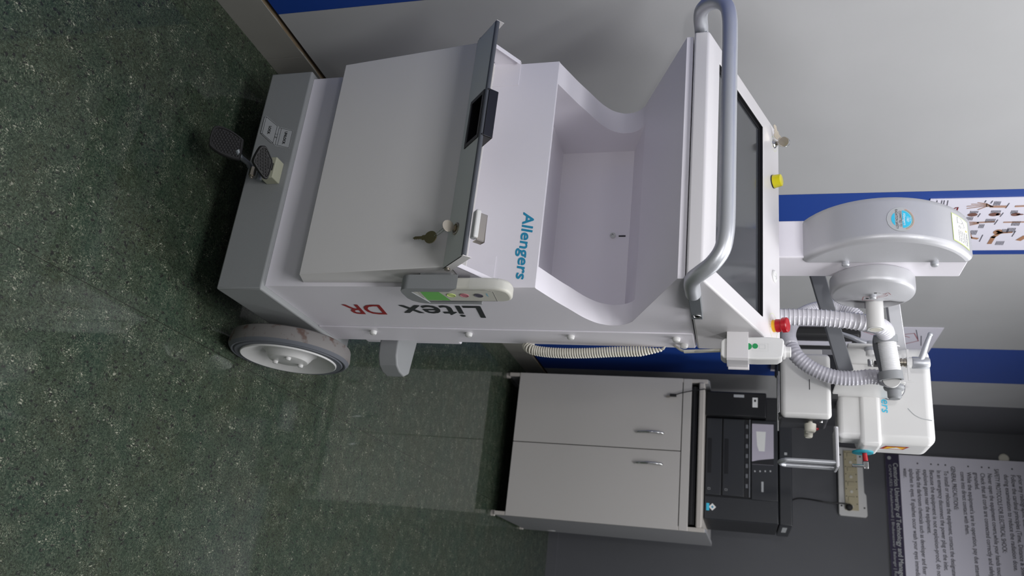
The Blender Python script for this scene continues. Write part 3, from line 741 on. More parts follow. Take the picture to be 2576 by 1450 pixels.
for q in stroke2([(1.786, 1.393), (1.786, 1.4165), (1.7935, 1.4225)], .0008)+stroke2([(1.786, 1.393), (1.806, 1.393), (1.806, 1.4165), (1.7935, 1.4165)], .0008): poly(bm, [(xd, v.x, v.y) for v in q])
ap = [(1.7855, 1.4200), (1.776, 1.4340), (1.768, 1.4365)]
for q in stroke2(ap, .0008)+stroke2([(a+.005, b+.004) for a, b in ap], .0008)+stroke2([(1.770, 1.4300), (1.762, 1.4400), (1.773, 1.4460)], .001): poly(bm, [(xd, v.x, v.y) for v in q])
obj('drum_print', bm, 'redink', dr, smooth=False)
for b0, sh in (((1.793, 1.799, 1.399, 1.4045), [(1.794, 1.4045), (1.794, 1.411), (1.798, 1.411), (1.798, 1.4045)]), ((1.762, 1.767, 1.4115, 1.417), [(1.763, 1.417), (1.763, 1.4235), (1.7665, 1.4235)])):
    bm = bmesh.new(); box(bm, xd-.0003, xd, *b0)
    for q in stroke2(sh, .0006): poly(bm, [(xd, v.x, v.y) for v in q])
    obj('lock_symbol', bm, 'ink', dr, smooth=False)

# --- arms behind the column
def bar(nm, p0, p1, w1, h1, m, bv=.002):
    p0, p1 = T(p0), T(p1); x = (p1-p0).normalized(); y_ = Vector((0, 1, 0)); y_ = (y_-x*x.dot(y_)).normalized(); z_ = x.cross(y_)
    mt = Matrix(((x.x, y_.x, z_.x, 0), (x.y, y_.y, z_.y, 0), (x.z, y_.z, z_.z, 0), (0, 0, 0, 1))); mt.translation = (p0+p1)/2
    bm = bmesh.new(); boxm(bm, mt, (p1-p0).length, w1, h1); return obj(nm, bm, m, mx, bevel=bv)
def pc(px, py, Y): return at(px, py, y=Y)
bar('support_arm', pc(2040, 640, 1.95), pc(2128, 936, 2.10), .014, .036, 'armgrey')
bar('support_arm', pc(2227, 640, 1.93), pc(2262, 880, 2.10), .018, .030, 'silverpaint')
# --- hoses
def ribbed(path, r, pitch, depth, name, m, par=mx, sharp=False):
    P = resample(path, pitch/6); bm = bmesh.new()
    def rad(i, L):
        t = (L/pitch) % 1
        return r+depth*((1-abs(2*t-1))**1.5 if not sharp else (math.exp(-((t-.5)/.13)**2)))
    tube(bm, P, rad, 24); return obj(name, bm, m, par, angle=80)
YA = 1.87
hA = smooth_path([pc(1880, 798, YA), pc(1965, 798, YA), pc(2050, 799, YA), pc(2120, 805, YA), pc(2170, 812, YA+.01), pc(2203, 818, YA+.03), pc(2222, 828, 1.93), pc(2228, 841, 1.965)], 8)
ribbed(hA, .0185, .0098, .0022, 'corrugated_hose', 'hose', sharp=True)
sl_ = smooth_path([pc(2214, 846, 2.0), pc(2212, 868, 2.01), pc(2222, 910, 2.02), pc(2232, 940, 2.03)], 8)
bm = bmesh.new(); tube(bm, sl_, .0150, 28); slv = obj('sleeve_tube', bm, 'armgrey', mx)
ribbed(smooth_path([pc(2229, 842, 1.975), pc(2232, 870, 1.985), pc(2240, 915, 1.995), pc(2245, 950, 2.0)], 8), .0200, .0042, .0010, 'hose_wrap', 'sleeve')
for p, q in ((pc(2227, 845, 1.975), pc(2229, 862, 1.978)), (pc(2240, 936, 1.998), pc(2243, 957, 2.0))):
    bm = bmesh.new(); dq = (q-p).normalized(); lathe(bm, p, dq, [(0, .021), (0, .0262), ((q-p).length, .0262), ((q-p).length, .021)], 40, caps=False); obj('sleeve_collar', bm, 'rubgrey', slv)
bm = bmesh.new(); p, q = pc(2243, 955, 2.01), pc(2245, 963, 2.03); lathe(bm, p, q-p, [(0, .019), (.004, .019), ((q-p).length, .014)], 32); obj('sleeve_cone', bm, 'white2', slv)

YB = 2.06
hB = smooth_path([pc(2238, 956, 2.03), pc(2222, 952, YB), pc(2190, 948, YB), pc(2150, 952, YB), pc(2105, 950, YB), pc(2064, 938, YB), pc(2028, 918, YB), pc(2003, 895, YB), pc(1990, 872, YB+.01)], 8)
ribbed(hB, .0172, .0085, .0020, 'corrugated_hose', 'hosegrey')
hC = smooth_path([pc(1990, 872, YB+.01), pc(1983, 845, 2.10), pc(1990, 818, 2.13), pc(2012, 795, 2.16), pc(2050, 778, 2.18), pc(2100, 772, 2.2), pc(2135, 782, 2.2), pc(2160, 800, 2.2)], 8)
ribbed(hC, .0180, .0060, .0012, 'corrugated_hose', 'hose')

# --- tube head, yoke, levers, collimator
YH = 2.25
bm = bmesh.new(); prism(bm, [(-.757, 1.432), (-.757, 1.612), (-.497, 1.612), (-.497, 1.432)], 'y', YH, 2.395)
hdd = obj('tube_head', bm, 'white2', mx, bevel=.022, seg=6)
bm = bmesh.new(); box(bm, -.757, -.505, YH, 2.33, 1.379, 1.452); obj('lower_head', bm, 'white2', mx, bevel=.014, seg=5)
bm = bmesh.new(); prism(bm, [(-.640, 1.4325), (-.640, 1.483), (-.486, 1.483), (-.486, 1.4325)], 'y', YH-.008, 2.36)
stp = obj('head_band', bm, 'white2', hdd, bevel=.010, seg=4)
bm = bmesh.new(); P = smooth_path([pc(2284, 1028, YH), pc(2300, 1044, YH), pc(2320, 1054, YH), pc(2345, 1059, YH)], 6); tube(bm, P, .0012, 8); obj('head_groove', bm, 'labelgrey', hdd)
bm = bmesh.new(); add_text(bm, 'Allengers', .0300, (-.687, YH-.0006, 1.4870), (1, 0, 0), (0, 0, 1), width=.112, bold=.0003, shear=.2); obj('lettering', bm, 'badgeblue', hdd, smooth=False)
bm = bmesh.new(); lathe(bm, (-.645, YH, 1.5105), (0, -1, 0), [(0, .034), (.0015, .034), (.0015, .0)], 48); dl = obj('angle_dial', bm, 'paper2', hdd)
bm = bmesh.new(); lathe(bm, (-.645, YH, 1.5105), (0, -1, 0), [(0, .0355), (.0012, .0355), (.0012, .0335)], 48); obj('dial_rim', bm, 'greyink', hdd)
# warning label on the head's side
bm = bmesh.new(); xq = -.4966; q0, q1, q2, q3 = ((2.288, 1.4975), (2.324, 1.4875), (2.324, 1.5435), (2.288, 1.5535))
poly(bm, [(xq, *q0), (xq, *q1), (xq, *q2), (xq, *q3)]); lb = obj('side_label', bm, 'red', hdd, smooth=False, label='red and yellow warning label')
bm = bmesh.new(); xq += .0004; poly(bm, [(xq, 2.293, 1.5015), (xq, 2.319, 1.4945), (xq, 2.319, 1.5395), (xq, 2.293, 1.5465)]); obj('label_field', bm, 'amber', hdd, smooth=False)
bm = bmesh.new(); xq += .0004; poly(bm, [(xq, 2.315, 1.505), (xq, 2.315, 1.538), (xq, 2.296, 1.524)]); obj('label_sign', bm, 'paper2', hdd, smooth=False)
# yoke
xl_, xr_ = -.7005, -.6170
bm = bmesh.new()
prism(bm, [(2.075, 1.392), (2.075, 1.500), (2.085, 1.512), (2.25, 1.512), (2.25, 1.392)], 'x', xl_-.004, xl_)
prism(bm, [(2.085, 1.365), (2.085, 1.495), (2.100, 1.522), (2.25, 1.526), (2.25, 1.372), (2.22, 1.365)], 'x', xr_, xr_+.004)
box(bm, xl_, xr_, 2.235, 2.246, 1.372, 1.520)
yk = obj('yoke', bm, 'white2', mx, bevel=.0015)
bm = bmesh.new(); box(bm, xr_+.001, xr_+.004, 2.088, 2.094, 1.40, 1.538); box(bm, xl_+.004, xr_+.0, 2.09, 2.094, 1.526, 1.531); obj('yoke_rib', bm, 'white2', yk)
bm = bmesh.new(); kp = pc(2249, 974, 2.07); lathe(bm, kp+Vector((-.004, 0, 0)), (1, 0, 0), [(0, .022), (.006, .024), (.011, .022), (.014, .0165), (.014, .016), (.030, .0155), (.034, .012), (.035, 0)], 40); obj('lock_knob', bm, 'rubgrey', mx)
bm = bmesh.new(); lathe(bm, (xr_+.004, 2.125, 1.389), (1, 0, 0), [(0, .0125), (.0008, .0125), (.0008, 0)], 32); obj('yoke_sticker', bm, 'teal', yk)
bm = bmesh.new(); c0 = pc(2188, 905, 2.12); cyl(bm, c0, c0+Vector((.018, 0, 0)), .0058); obj('hinge_bolt', bm, 'chrome', yk, bevel=.001)
bm = bmesh.new(); c0 = pc(2205, 915, 2.10); box(bm, c0.x-.004, c0.x+.006, 2.09, 2.11, c0.z-.006, c0.z+.008); obj('stop_block', bm, 'black', yk)
# clamp levers
def lever(nm, hub, hubaxis, hr, hl, arm, m='silver'):
    bm = bmesh.new(); hub = T(hub); ax = Vector(hubaxis).normalized()
    lathe(bm, hub, ax, [(0, hr*.85), (.002, hr), (hl-.003, hr*.95), (hl, hr*.8), (hl, 0)], 32)
    P = smooth_path(arm, 6); tube(bm, P, lambda i, L: .0085-.0035*i/len(P), 14)
    e = P[-1]; bmesh.ops.create_uvsphere(bm, u_segments=14, v_segments=10, radius=.0062, matrix=Matrix.Translation(e))
    return obj(nm, bm, m, mx, angle=50)
lever('clamp_lever', pc(2191, 884, 2.10), (-1, 0, 0), .0155, .024, [pc(2190, 868, 2.10), pc(2172, 862, 2.095), pc(2145, 850, 2.09), pc(2110, 838, 2.085)])
bm = bmesh.new(); c0 = pc(2191, 884, 2.10); cyl(bm, c0, c0+Vector((.012, 0, 0)), .0125); obj('lever_washer', bm, 'white2', mx, bevel=.001)
lever('clamp_lever', pc(2293, 913, 2.10), (0, 0, 1), .0150, .040, [pc(2316, 910, 2.095), pc(2322, 893, 2.09), pc(2330, 868, 2.085), pc(2340, 842, 2.08)])
bm = bmesh.new(); c0 = pc(2293, 913, 2.10); lathe(bm, c0, (0, 0, -1), [(0, .0135), (.012, .0135), (.012, .009)], 32)
lv = obj('lever_washer', bm, 'white2', mx)
bm = bmesh.new(); lathe(bm, c0, (0, 0, -1), [(.012, .0075), (.045, .0075), (.045, 0)], 24)
for k in range(4): lathe(bm, c0, (0, 0, -1), [(.014+.0075*k, .0075), (.014+.0075*k, .0105), (.018+.0075*k, .0105), (.018+.0075*k, .0075)], 24)
obj('lever_thread', bm, 'nickel', mx)
# pieces between lever and band
bm = bmesh.new(); box(bm, *(sorted((pc(2130, 868, 2.2).x, pc(2130, 890, 2.2).x))), 2.18, 2.25, pc(2130, 880, 2.2).z, pc(2160, 880, 2.2).z); obj('head_block', bm, 'white2', mx, bevel=.004)
# teal disc with crank
bm = bmesh.new(); tc_ = Vector((-.4862, 2.325, 1.4455)); lathe(bm, tc_, (1, 0, 0), [(0, .0265), (.004, .0265), (.005, .024), (.005, 0)], 40); td = obj('tilt_disc', bm, 'teal', mx)
bm = bmesh.new(); p = tc_+Vector((.005, -.004, .004)); cyl(bm, p, p+Vector((.020, 0, .002)), .0062); obj('crank_hub', bm, 'red', td, bevel=.001)
bm = bmesh.new(); p2 = p+Vector((.024, 0, .002)); boxm(bm, Matrix.Translation(p2+Vector((.008, 0, 0))), .018, .012, .012); cyl(bm, p2+Vector((.010, 0, 0)), p2+Vector((.010, .0, -.034)), .0042); obj('crank', bm, 'chrome', td, bevel=.001)
# collimator
bm = bmesh.new(); box(bm, -.716, -.541, 2.2, 2.225, 1.236, 1.361); cl = obj('collimator', bm, 'white2', mx, bevel=.016, seg=5)
bm = bmesh.new(); box(bm, -.712, -.543, 2.216, 2.345, 1.230, 1.357); cb = obj('collimator_case', bm, 'casedark', mx, bevel=.010, seg=4)
bm = bmesh.new(); box(bm, -.7205, -.60, 2.225, 2.33, 1.357, 1.379); obj('collimator_neck', bm, 'blkframe', mx)
bm = bmesh.new(); box(bm, pc(2040, 955, 2.2).x, pc(2040, 981, 2.2).x, 2.1996, 2.2, 1.3065, 1.3085); obj('printed_line', bm, 'ink', cl)
for (px, py), r_, l_ in (((2038, 1062), .0150, .022), ((2030, 1090), .0115, .020)):
    p = at(px, py, x=-.543); p.y = min(p.y, 2.33); bm = bmesh.new(); lathe(bm, p, (1, 0, 0), [(0, .006), (.006, .006), (.006, r_), (.006+l_*.8, r_*.95), (.006+l_, r_*.75), (.006+l_, 0)], 28); obj('collimator_knob', bm, 'cream', cb)
bm = bmesh.new(); p = at(2054, 1078, x=-.541); lathe(bm, p, (1, 0, 0), [(0, .006), (.004, .0055), (.006, 0)], 16); obj('indicator', bm, 'red', cb)
bm = bmesh.new(); p = at(2066, 1062, x=-.543); lathe(bm, p, (1, 0, 0), [(0, .0045), (.003, .004), (.004, 0)], 16); obj('case_screw', bm, 'chrome', cb)
for yy, zz_ in ((2.21, 1.2315), (2.25, 1.2300)):
    bm = bmesh.new(); cyl(bm, (-.665, yy, zz_), (-.553+(yy-2.21), yy, zz_), .0028, seg=12); obj('guide_rail', bm, 'chrome', cb)
bm = bmesh.new(); x0 = pc(2040, 873, 2.2).x; x1 = pc(2040, 889, 2.2).x; box(bm, x0, x1+.02, 2.22, 2.26, pc(2005, 880, 2.2).z, pc(2070, 880, 2.2).z); obj('collimator_tab', bm, 'white2', mx, bevel=.003)
# U handle beside the collimator
bm = bmesh.new(); uz = 1.372
up = [(-.428, 2.2, uz), (-.428, 2.2, 1.262), (-.427, 2.204, 1.243), (-.426, 2.217, 1.2345), (-.426, 2.235, 1.2345), (-.425, 2.248, 1.243), (-.425, 2.252, 1.262), (-.425, 2.252, uz)]
tube(bm, smooth_path(up, 6), .0062, 16); uh = obj('head_handle', bm, 'silver', mx)
bm = bmesh.new(); box(bm, -.515, -.415, 2.19, 2.262, 1.366, 1.372); tube(bm, [Vector((-.52, 2.2, 1.369)), Vector((-.42, 2.2, 1.369))], .0055, 12); obj('handle_plate', bm, 'silverpaint', mx, bevel=.001)

# --- rear tray seen past the body's edge
bm = bmesh.new()
pl = [(-.74, 1.70), (-.545, 1.70), (-.520, 1.703), (-.500, 1.715), (-.490, 1.737), (-.487, 1.765), (-.500, 1.790), (-.60, 1.812), (-.74, 1.812)]
prism(bm, pl, 'z', .3075, .3560); obj('rear_tray', bm, 'base', mx, bevel=.004)
bm = bmesh.new(); box(bm, -.80, -.60, 1.655, 1.85, .20, .46); obj('rear_housing', bm, 'white', mx, bevel=.004)

# ================================================================== remote control in its holder
rc = empty('remote_control', (-.531, 1.31, .56), 'cream remote control in a clear bag, slotted into the grey holder on the bin side', 'remote control')
rX0, rX1, rY0, rY1 = -.5425, -.5195, 1.2775, 1.3425
bm = bmesh.new(); rp_ = [(p.x, p.y) for p in smooth_path([(rY0, .700, 0), (rY0+.003, .722, 0), (rY0+.014, .7375, 0), (rY0+.034, .7415, 0), (rY1-.010, .737, 0), (rY1-.001, .722, 0), (rY1, .705, 0)], 4)]
prism(bm, [(rY0, .556)]+rp_+[(rY1, .562), (rY1-.01, .549), (rY0+.012, .549)], 'x', rX0, rX1)
obj('case', bm, 'cream2', rc, bevel=.005, seg=4)
bm = bmesh.new(); prism(bm, [(rY0+.006, .568), (rY0+.006, .700), (rY0+.012, .7125), (rY1-.006, .7080), (rY1-.006, .568)], 'x', rX1+.0001, rX1+.0005); kp_ = obj('keypad', bm, 'cream2', rc, smooth=False)
bm = bmesh.new()
for q in stroke2([(rY0+.006, .568), (rY0+.006, .700), (rY0+.012, .7125), (rY1-.006, .7080), (rY1-.006, .60)], .0008): poly(bm, [(rX1+.0007, v.x, v.y) for v in q])
obj('keypad_outline', bm, 'greyink', rc, smooth=False)
bm = bmesh.new(); poly(bm, [(rX1+.0007, y, z) for y, z in ((rY0+.008, .572), (rY0+.008, .607), (rY1-.008, .618), (rY1-.008, .572))]); obj('screen', bm, 'lgreen', rc, smooth=False)
for z, m_ in ((.6275, 'lime'), (.6530, 'pink'), (.6805, 'greyink')):
    bm = bmesh.new(); lathe(bm, (rX1+.0006, 1.3085, z), (1, 0, 0), [(0, .0085), (.0008, .0085), (.0008, .0072), (.0004, .0070)], 24); obj('button', bm, m_, rc)
bm = bmesh.new(); add_text(bm, 'Allengers', .0045, (rX1+.0008, 1.298, .6965), (0, 1, 0), (0, 0, 1), width=.017); obj('lettering', bm, 'badgeblue', rc, smooth=False)
bm = bmesh.new(); box(bm, -.5235, -.5195, 1.300, 1.318, .727, .7395); 
bm.free()
bag = mat('clear_bag', (235, 235, 240), .15, alpha=.16, bump=.8, bscale=60); M['bag'] = bag
bm = bmesh.new()
g = {}
for i in range(9):
    for j in range(6):
        t, s_ = i/8, j/5
        z = .672+.084*t; x = -.5172-.028*s_*(1-.3*t)+random.uniform(-.0008, .0008); yb_ = 1.2745-.002*math.sin(6*t)-.004*t*(1-s_)+.02*max(0, t-.8)
        g[i, j] = bm.verts.new((x, yb_, z-.018*s_*(t if t > .7 else 0)))
for i in range(8):
    for j in range(5): bm.faces.new((g[i, j], g[i+1, j], g[i+1, j+1], g[i, j+1]))
obj('plastic_bag', bm, 'bag', rc)
bm = bmesh.new(); poly(bm, [(rX1-.006, 1.300, .7405), (rX1-.006, 1.318, .7418), (rX1+.0004, 1.318, .732), (rX1+.0004, 1.300, .731)]); bm.free()

# ================================================================== exposure hand switch
hs = empty('hand_switch', (-.51, 1.56, 1.11), 'white exposure hand switch with green dots and a coiled cable, clipped to the console side', 'hand switch')
bm = bmesh.new(); prism(bm, [(-.541, 1.5405), (-.4885, 1.5405), (-.4845, 1.545), (-.4845, 1.590), (-.541, 1.590)], 'z', 1.112, 1.1520); clp = obj('switch_clip', bm, 'console', mx, bevel=.0015)
bm = bmesh.new(); box(bm, -.5345, -.4868, 1.5438, 1.5805, 1.10, 1.16); cut(clp, bm)
bm = bmesh.new(); box(bm, -.541, -.480, 1.588, 1.594, 1.114, 1.154); obj('clip_plate', bm, 'console', mx, bevel=.001)
bm = bmesh.new(); prism(bm, [(-.5285, 1.107), (-.5315, 1.14), (-.533, 1.19), (-.531, 1.214), (-.526, 1.2175), (-.494, 1.2145), (-.4885, 1.205), (-.4872, 1.17), (-.4880, 1.107), (-.494, 1.1005), (-.522, 1.1005)], 'y', 1.5445, 1.580)
obj('case', bm, 'white2', hs, bevel=.005, seg=4)
bm = bmesh.new(); lathe(bm, (-.509, 1.562, 1.2155), (0, 0, 1), [(0, .015), (.004, .014), (.005, .0105), (.013, .0105), (.0145, .009), (.0145, 0)], 32); obj('button', bm, 'white2', hs)
for X, Z, rr in ((-.5125, 1.1520, .0065), (-.5135, 1.1645, .0052)):
    bm = bmesh.new(); lathe(bm, (X, 1.5443, Z), (0, -1, 0), [(0, rr), (.0005, rr), (.0005, 0)], 24); obj('sticker_dot', bm, 'green', hs)
bm = bmesh.new()
for q in stroke2([(-.5190, 1.1585), (-.5190, 1.1880), (-.5040, 1.1880), (-.5040, 1.1585), (-.5190, 1.1585)], .0002)+stroke2([(-.5165, 1.172), (-.5085, 1.172), (-.5085, 1.1825), (-.5165, 1.1825), (-.5165, 1.172)], .0004): poly(bm, [(v.x, 1.5442, v.y) for v in q])
obj('embossed_frame', bm, 'labelgrey', hs, smooth=False)
Yk = 1.655
pt = lambda px, py, Y=Yk: at(px, py, y=Y)
bm = bmesh.new()
cp = smooth_path([(-.509, 1.562, 1.102), (-.509, 1.563, 1.085), pt(1760, 884, 1.58), pt(1735, 885, 1.60), pt(1715, 882, 1.62), pt(1700, 872, 1.64), pt(1688, 865, 1.65), pt(1676, 866, 1.65)], 8)
tube(bm, cp, .0026, 12)
cyl(bm, (-.509, 1.562, 1.104), pt(1722, 885, 1.60), .0036, .0036, 14)
axis = smooth_path([pt(1668, 880), pt(1650, 882), pt(1620, 884), pt(1580, 885), pt(1540, 886), pt(1500, 888), pt(1460, 889), pt(1420, 889), pt(1380, 887), pt(1350, 883), pt(1332, 877), pt(1326, 868, 1.665), pt(1334, 862, 1.69)], 10)
axr = resample(axis, .0006); hel = []; u = None; turns = 62; Ltot = len(axr)
for i, p in enumerate(axr):
    d = (axr[min(i+1, Ltot-1)]-axr[max(i-1, 0)]).normalized()
    if u is None: u, _ = frame(d)
    u = (u-d*u.dot(d)).normalized(); v = d.cross(u)
    t = i/Ltot; rr = .0092*min(1, 6*t+.15) if t < .15 else .0092
    th = 2*math.pi*turns*(t**1.06)
    hel.append((p, u.copy(), v.copy(), rr, th))
hp = []
for a, b in zip(hel, hel[1:]):
    for k in range(3):
        f_ = k/3; th = a[4]+(b[4]-a[4])*f_; rr = a[3]; p = a[0].lerp(b[0], f_); hp.append(p+(a[1]*math.cos(th)+a[2]*math.sin(th))*rr)
tube(bm, [cp[-1]]+hp, .00235, 8)
obj('coiled_cable', bm, 'cream', hs, angle=60)

# ================================================================== keys
def key_shape(bm, c, right, down, nrm, r=.0118, blade=.022, th=.0016, flip=1):
    """round bow centred at c, blade going along 'down'"""
    c, right, down, nrm = T(c), T(right).normalized(), T(down).normalized(), T(nrm).normalized()
    outer = [(r*math.cos(R(a)), r*math.sin(R(a))) for a in range(-60, 241, 12)]
    bl = [(-.0048, -r*.90), (-.0048, -r-.004), (-.0030, -r-.006), (-.0030, -r-blade*.8), (0, -r-blade), (.0024, -r-blade*.85)]
    for k in range(5): z = -r-blade*.8+k*blade*.15; bl += [(.0034, z), (.0018, z+blade*.07)]
    bl += [(.0034, -r-.006), (.0048, -r-.004), (.0048, -r*.90)]
    pts = outer+[(x, y) for x, y in bl]
    A = [bm.verts.new(c+right*x-down*y+nrm*th/2) for x, y in pts]; B = [bm.verts.new(c+right*x-down*y-nrm*th/2) for x, y in pts]
    n = len(pts); bm.faces.new(A); bm.faces.new(B[::-1])
    for i in range(n): bm.faces.new((A[i], B[i], B[(i+1) % n], A[(i+1) % n]))
def key_thing(name, loc, label, parts):
    r_ = empty(name, loc, label, 'key', 'keys left in the machine locks')
    return r_
kl = lc+nn*.010
k1 = empty('key', kl, 'round-headed steel key standing in the lock of the detector bin flap', 'key', 'keys on the x-ray machine')
bm = bmesh.new()
c1 = lc+nn*.0165
key_shape(bm, c1, (1, 0, 0), -nn, dn, r=.0112, blade=.010)
obj('bow', bm, 'nickel', k1, bevel=.0003)
k2c = Vector((-.6165, 1.218, .6035))
k2c = at(1083, 597, y=1.245)
k2 = empty('key', k2c, 'brass-toned key hanging on a ring below the flap lock of the detector bin', 'key', 'keys on the x-ray machine')
bm = bmesh.new(); key_shape(bm, k2c, (1, 0, 0), (0, .10, -1), (0, -1, -.1), r=.0125, blade=.024); obj('blade', bm, 'brass', k2, bevel=.0003)
bm = bmesh.new(); e0 = k2c+Vector((0, 0, .006)); e1 = c1
ring = [e0.lerp(e1, .5)+(e1-e0)*.5*math.cos(t)+Vector((1, 0, 0))*.0035*math.sin(t) for t in (2*math.pi*i/24 for i in range(25))]
tube(bm, ring, .0006, 8); tag(obj('key_ring', bm, 'chrome'), 'thin steel ring joining the two keys at the detector bin flap', 'key ring')
kc = sl(-1.008, 1.622, .021)
k3 = empty('key', kc, 'steel key standing in the round switch on the console top', 'key', 'keys on the x-ray machine')
bm = bmesh.new(); key_shape(bm, kc, (.55, .8, .1), -snor, (.8, -.6, 0), r=.0115, blade=.010); obj('bow', bm, 'nickel', k3, bevel=.0003)
k4c = sl(-1.030, 1.600, .010)
k4 = empty('key', k4c, 'small steel key lying beside the console switch on a wire ring', 'key', 'keys on the x-ray machine')
bm = bmesh.new(); key_shape(bm, k4c+Vector((.012, .012, .006)), (.2, .2, .8), (-.8, -.6, -.25), (.5, -.6, .3), r=.0080, blade=.020); obj('blade', bm, 'nickel', k4, bevel=.0003)
bm = bmesh.new(); kr = kc+snor*.001+Vector((.002, -.003, 0)); ring = [kr+(Vector((1, 0, 0))*math.cos(t)+Vector((0, .2, 1))*math.sin(t))*.0125 for t in (2*math.pi*i/32 for i in range(33))]
tube(bm, ring, .0006, 8); tag(obj('key_ring', bm, 'chrome'), 'wire ring through the keys on the console top', 'key ring')

# ================================================================== cabinet
Yq = 3.755
cb_ = empty('storage_cabinet', (-.74, 4.05, 0), 'pale grey two-door cabinet with curved handles under the black printer', 'cabinet')
cx0, cx1, cyb = -1.080, -.395, 4.365
bm = bmesh.new()
for x0, x1 in ((cx0, cx0+.016), (cx1-.016, cx1)):
    bm = bmesh.new(); prism(bm, [(Yq+.012, .018), (Yq+.012, .945), (Yq+.008, .978), (Yq+.02, .984), (4.30, .988), (cyb, .985), (cyb, .018)], 'x', x0, x1)
    cs_ = obj('side_panel', bm, 'cabside', cb_, bevel=.002)
    bm = bmesh.new(); box(bm, x0-.001, x1+.001, Yq+.003, Yq+.014, .02, .976); obj('front_edge', bm, 'cabedge', cs_, bevel=.002)
bm = bmesh.new(); box(bm, cx0+.016, cx1-.016, 4.335, 4.35, .08, .98); box(bm, cx0+.016, cx1-.016, Yq+.02, 4.34, .075, .091); box(bm, cx0+.016, cx1-.016, Yq+.02, 4.34, .87, .886); obj('carcass', bm, 'cabside', cb_)
for i, (x0, x1, hx) in enumerate(((cx0-.001, -.7425, -.8155), (-.7385, cx1+.001, -.674))):
    bm = bmesh.new(); box(bm, x0, x1, Yq, Yq+.018, .0755, .862); dd = obj('door', bm, 'cab', cb_, bevel=.001)
    bm = bmesh.new(); P = smooth_path([(hx, Yq-.001, .664), (hx, Yq-.014, .672), (hx, Yq-.026, .725), (hx, Yq-.014, .778), (hx, Yq-.001, .786)], 8); tube(bm, P, lambda i, L: .0042+.0022*math.sin(math.pi*i/len(P)), 12); obj('handle', bm, 'chrome', dd)
bm = bmesh.new(); box(bm, cx0-.001, cx1+.001, Yq+.001, Yq+.022, .8655, .904); obj('rail', bm, 'cab', cb_, bevel=.002)
bm = bmesh.new(); box(bm, cx0+.03, cx1-.03, Yq+.03, 4.3, .906, .930); obj('slot_shade_block', bm, 'pdark', cb_)  # solid near-black block stands in for the shade inside the open slot
bm = bmesh.new(); box(bm, cx0+.03, cx1-.03, Yq+.022, Yq+.034, .914, .922); obj('drawer_tray', bm, 'blkframe', cb_)
bm = bmesh.new(); box(bm, cx0+.0165, cx1-.0165, Yq-.006, cyb, .938, .964); obj('top_board', bm, 'cabedge', cb_, bevel=.006)
for x in (cx0+.008, cx1-.008):
    for y in (Yq+.03, cyb-.03):
        bm = bmesh.new(); lathe(bm, (x, y, 0), (0, 0, 1), [(0, .014), (.016, .014), (.019, .009), (.021, 0)], 16); obj('foot', bm, 'cabedge', cb_)
bm = bmesh.new(); lathe(bm, (cx1+.0005, 4.31, .175), (1, 0, 0), [(0, .022), (.001, .022), (.001, .014)], 24); obj('cable_grommet', bm, 'white2', cb_)

# ================================================================== printer
Yp = 3.86
pr = empty('printer', (-.75, 4.05, .964), 'black office inkjet printer with two paper cassettes on the pale cabinet', 'printer')
def pq(px, py, Y=Yp): v = at(px, py, y=Y); return v.x, v.z
X0, X1 = -1.035, -.465; Zt = 1.345
bm = bmesh.new(); box(bm, X0, X1, Yp+.012, 4.28, .9642, 1.286); obj('printer_body', bm, 'pblack', pr, bevel=.004)
bm = bmesh.new(); box(bm, X0-.0, X1+.003, Yp, 4.285, 1.290, Zt); obj('scanner_lid', bm, 'pgrey', pr, bevel=.005)
bm = bmesh.new(); box(bm, -.568, X1, Yp, Yp+.02, .968, 1.287); obj('right_panel', bm, 'pgrey', pr, bevel=.004)
for z0, z1 in ((.970, 1.040), (1.045, 1.140)):
    bm = bmesh.new(); box(bm, -.925, -.572, Yp-.004, Yp+.02, z0, z1); cst = obj('paper_cassette', bm, 'pgrey', pr, bevel=.003)
    bm = bmesh.new(); box(bm, -.83, -.67, Yp-.0055, Yp-.0035, z0+.008, z0+.026); obj('grip_recess', bm, 'pdark', cst, bevel=.001)
    bm = bmesh.new()
    for q in stroke2([(-.603, z0+.012), (-.595, z0+.012), (-.595, z0+.022), (-.603, z0+.022), (-.603, z0+.012)], .001): poly(bm, [(v.x, Yp-.0045, v.y) for v in q])
    obj('cassette_mark', bm, 'labelgrey', cst, smooth=False)
bm = bmesh.new(); box(bm, -.925, -.572, Yp+.004, Yp+.03, 1.140, 1.166); op = obj('output_slot', bm, 'pdark', pr)
bm = bmesh.new(); cyl(bm, (-.925, Yp, 1.163), (-.572, Yp, 1.163), .0035, seg=12)
for k in range(7): cyl(bm, (-.90+k*.045, Yp+.002, 1.150), (-.882+k*.045, Yp+.002, 1.150), .007, seg=12)
obj('roller', bm, 'armgrey', op)
bm = bmesh.new(); box(bm, -.925, -.562, Yp-.003, Yp+.02, 1.170, 1.286); cp_ = obj('control_panel', bm, 'pgrey', pr, bevel=.004)
a = pq(1892, 1067); b = pq(1944, 1172)
bm = bmesh.new(); box(bm, a[0], b[0], Yp-.004, Yp-.003, a[1], b[1]+.004); obj('display', bm, 'lilac', cp_)
bm = bmesh.new(); poly(bm, [(b[0]-.03, Yp-.0043, b[1]+.004), (b[0]-.0005, Yp-.0043, b[1]+.004), (b[0]-.0005, Yp-.0043, a[1]+.0), (b[0]-.012, Yp-.0043, a[1]+.0), (b[0]-.02, Yp-.0043, a[1]+.03)]); obj('display_reflection', bm, 'pdark', cp_, smooth=False)  # lilac ground and these dark and pale shapes paint the display's reflection
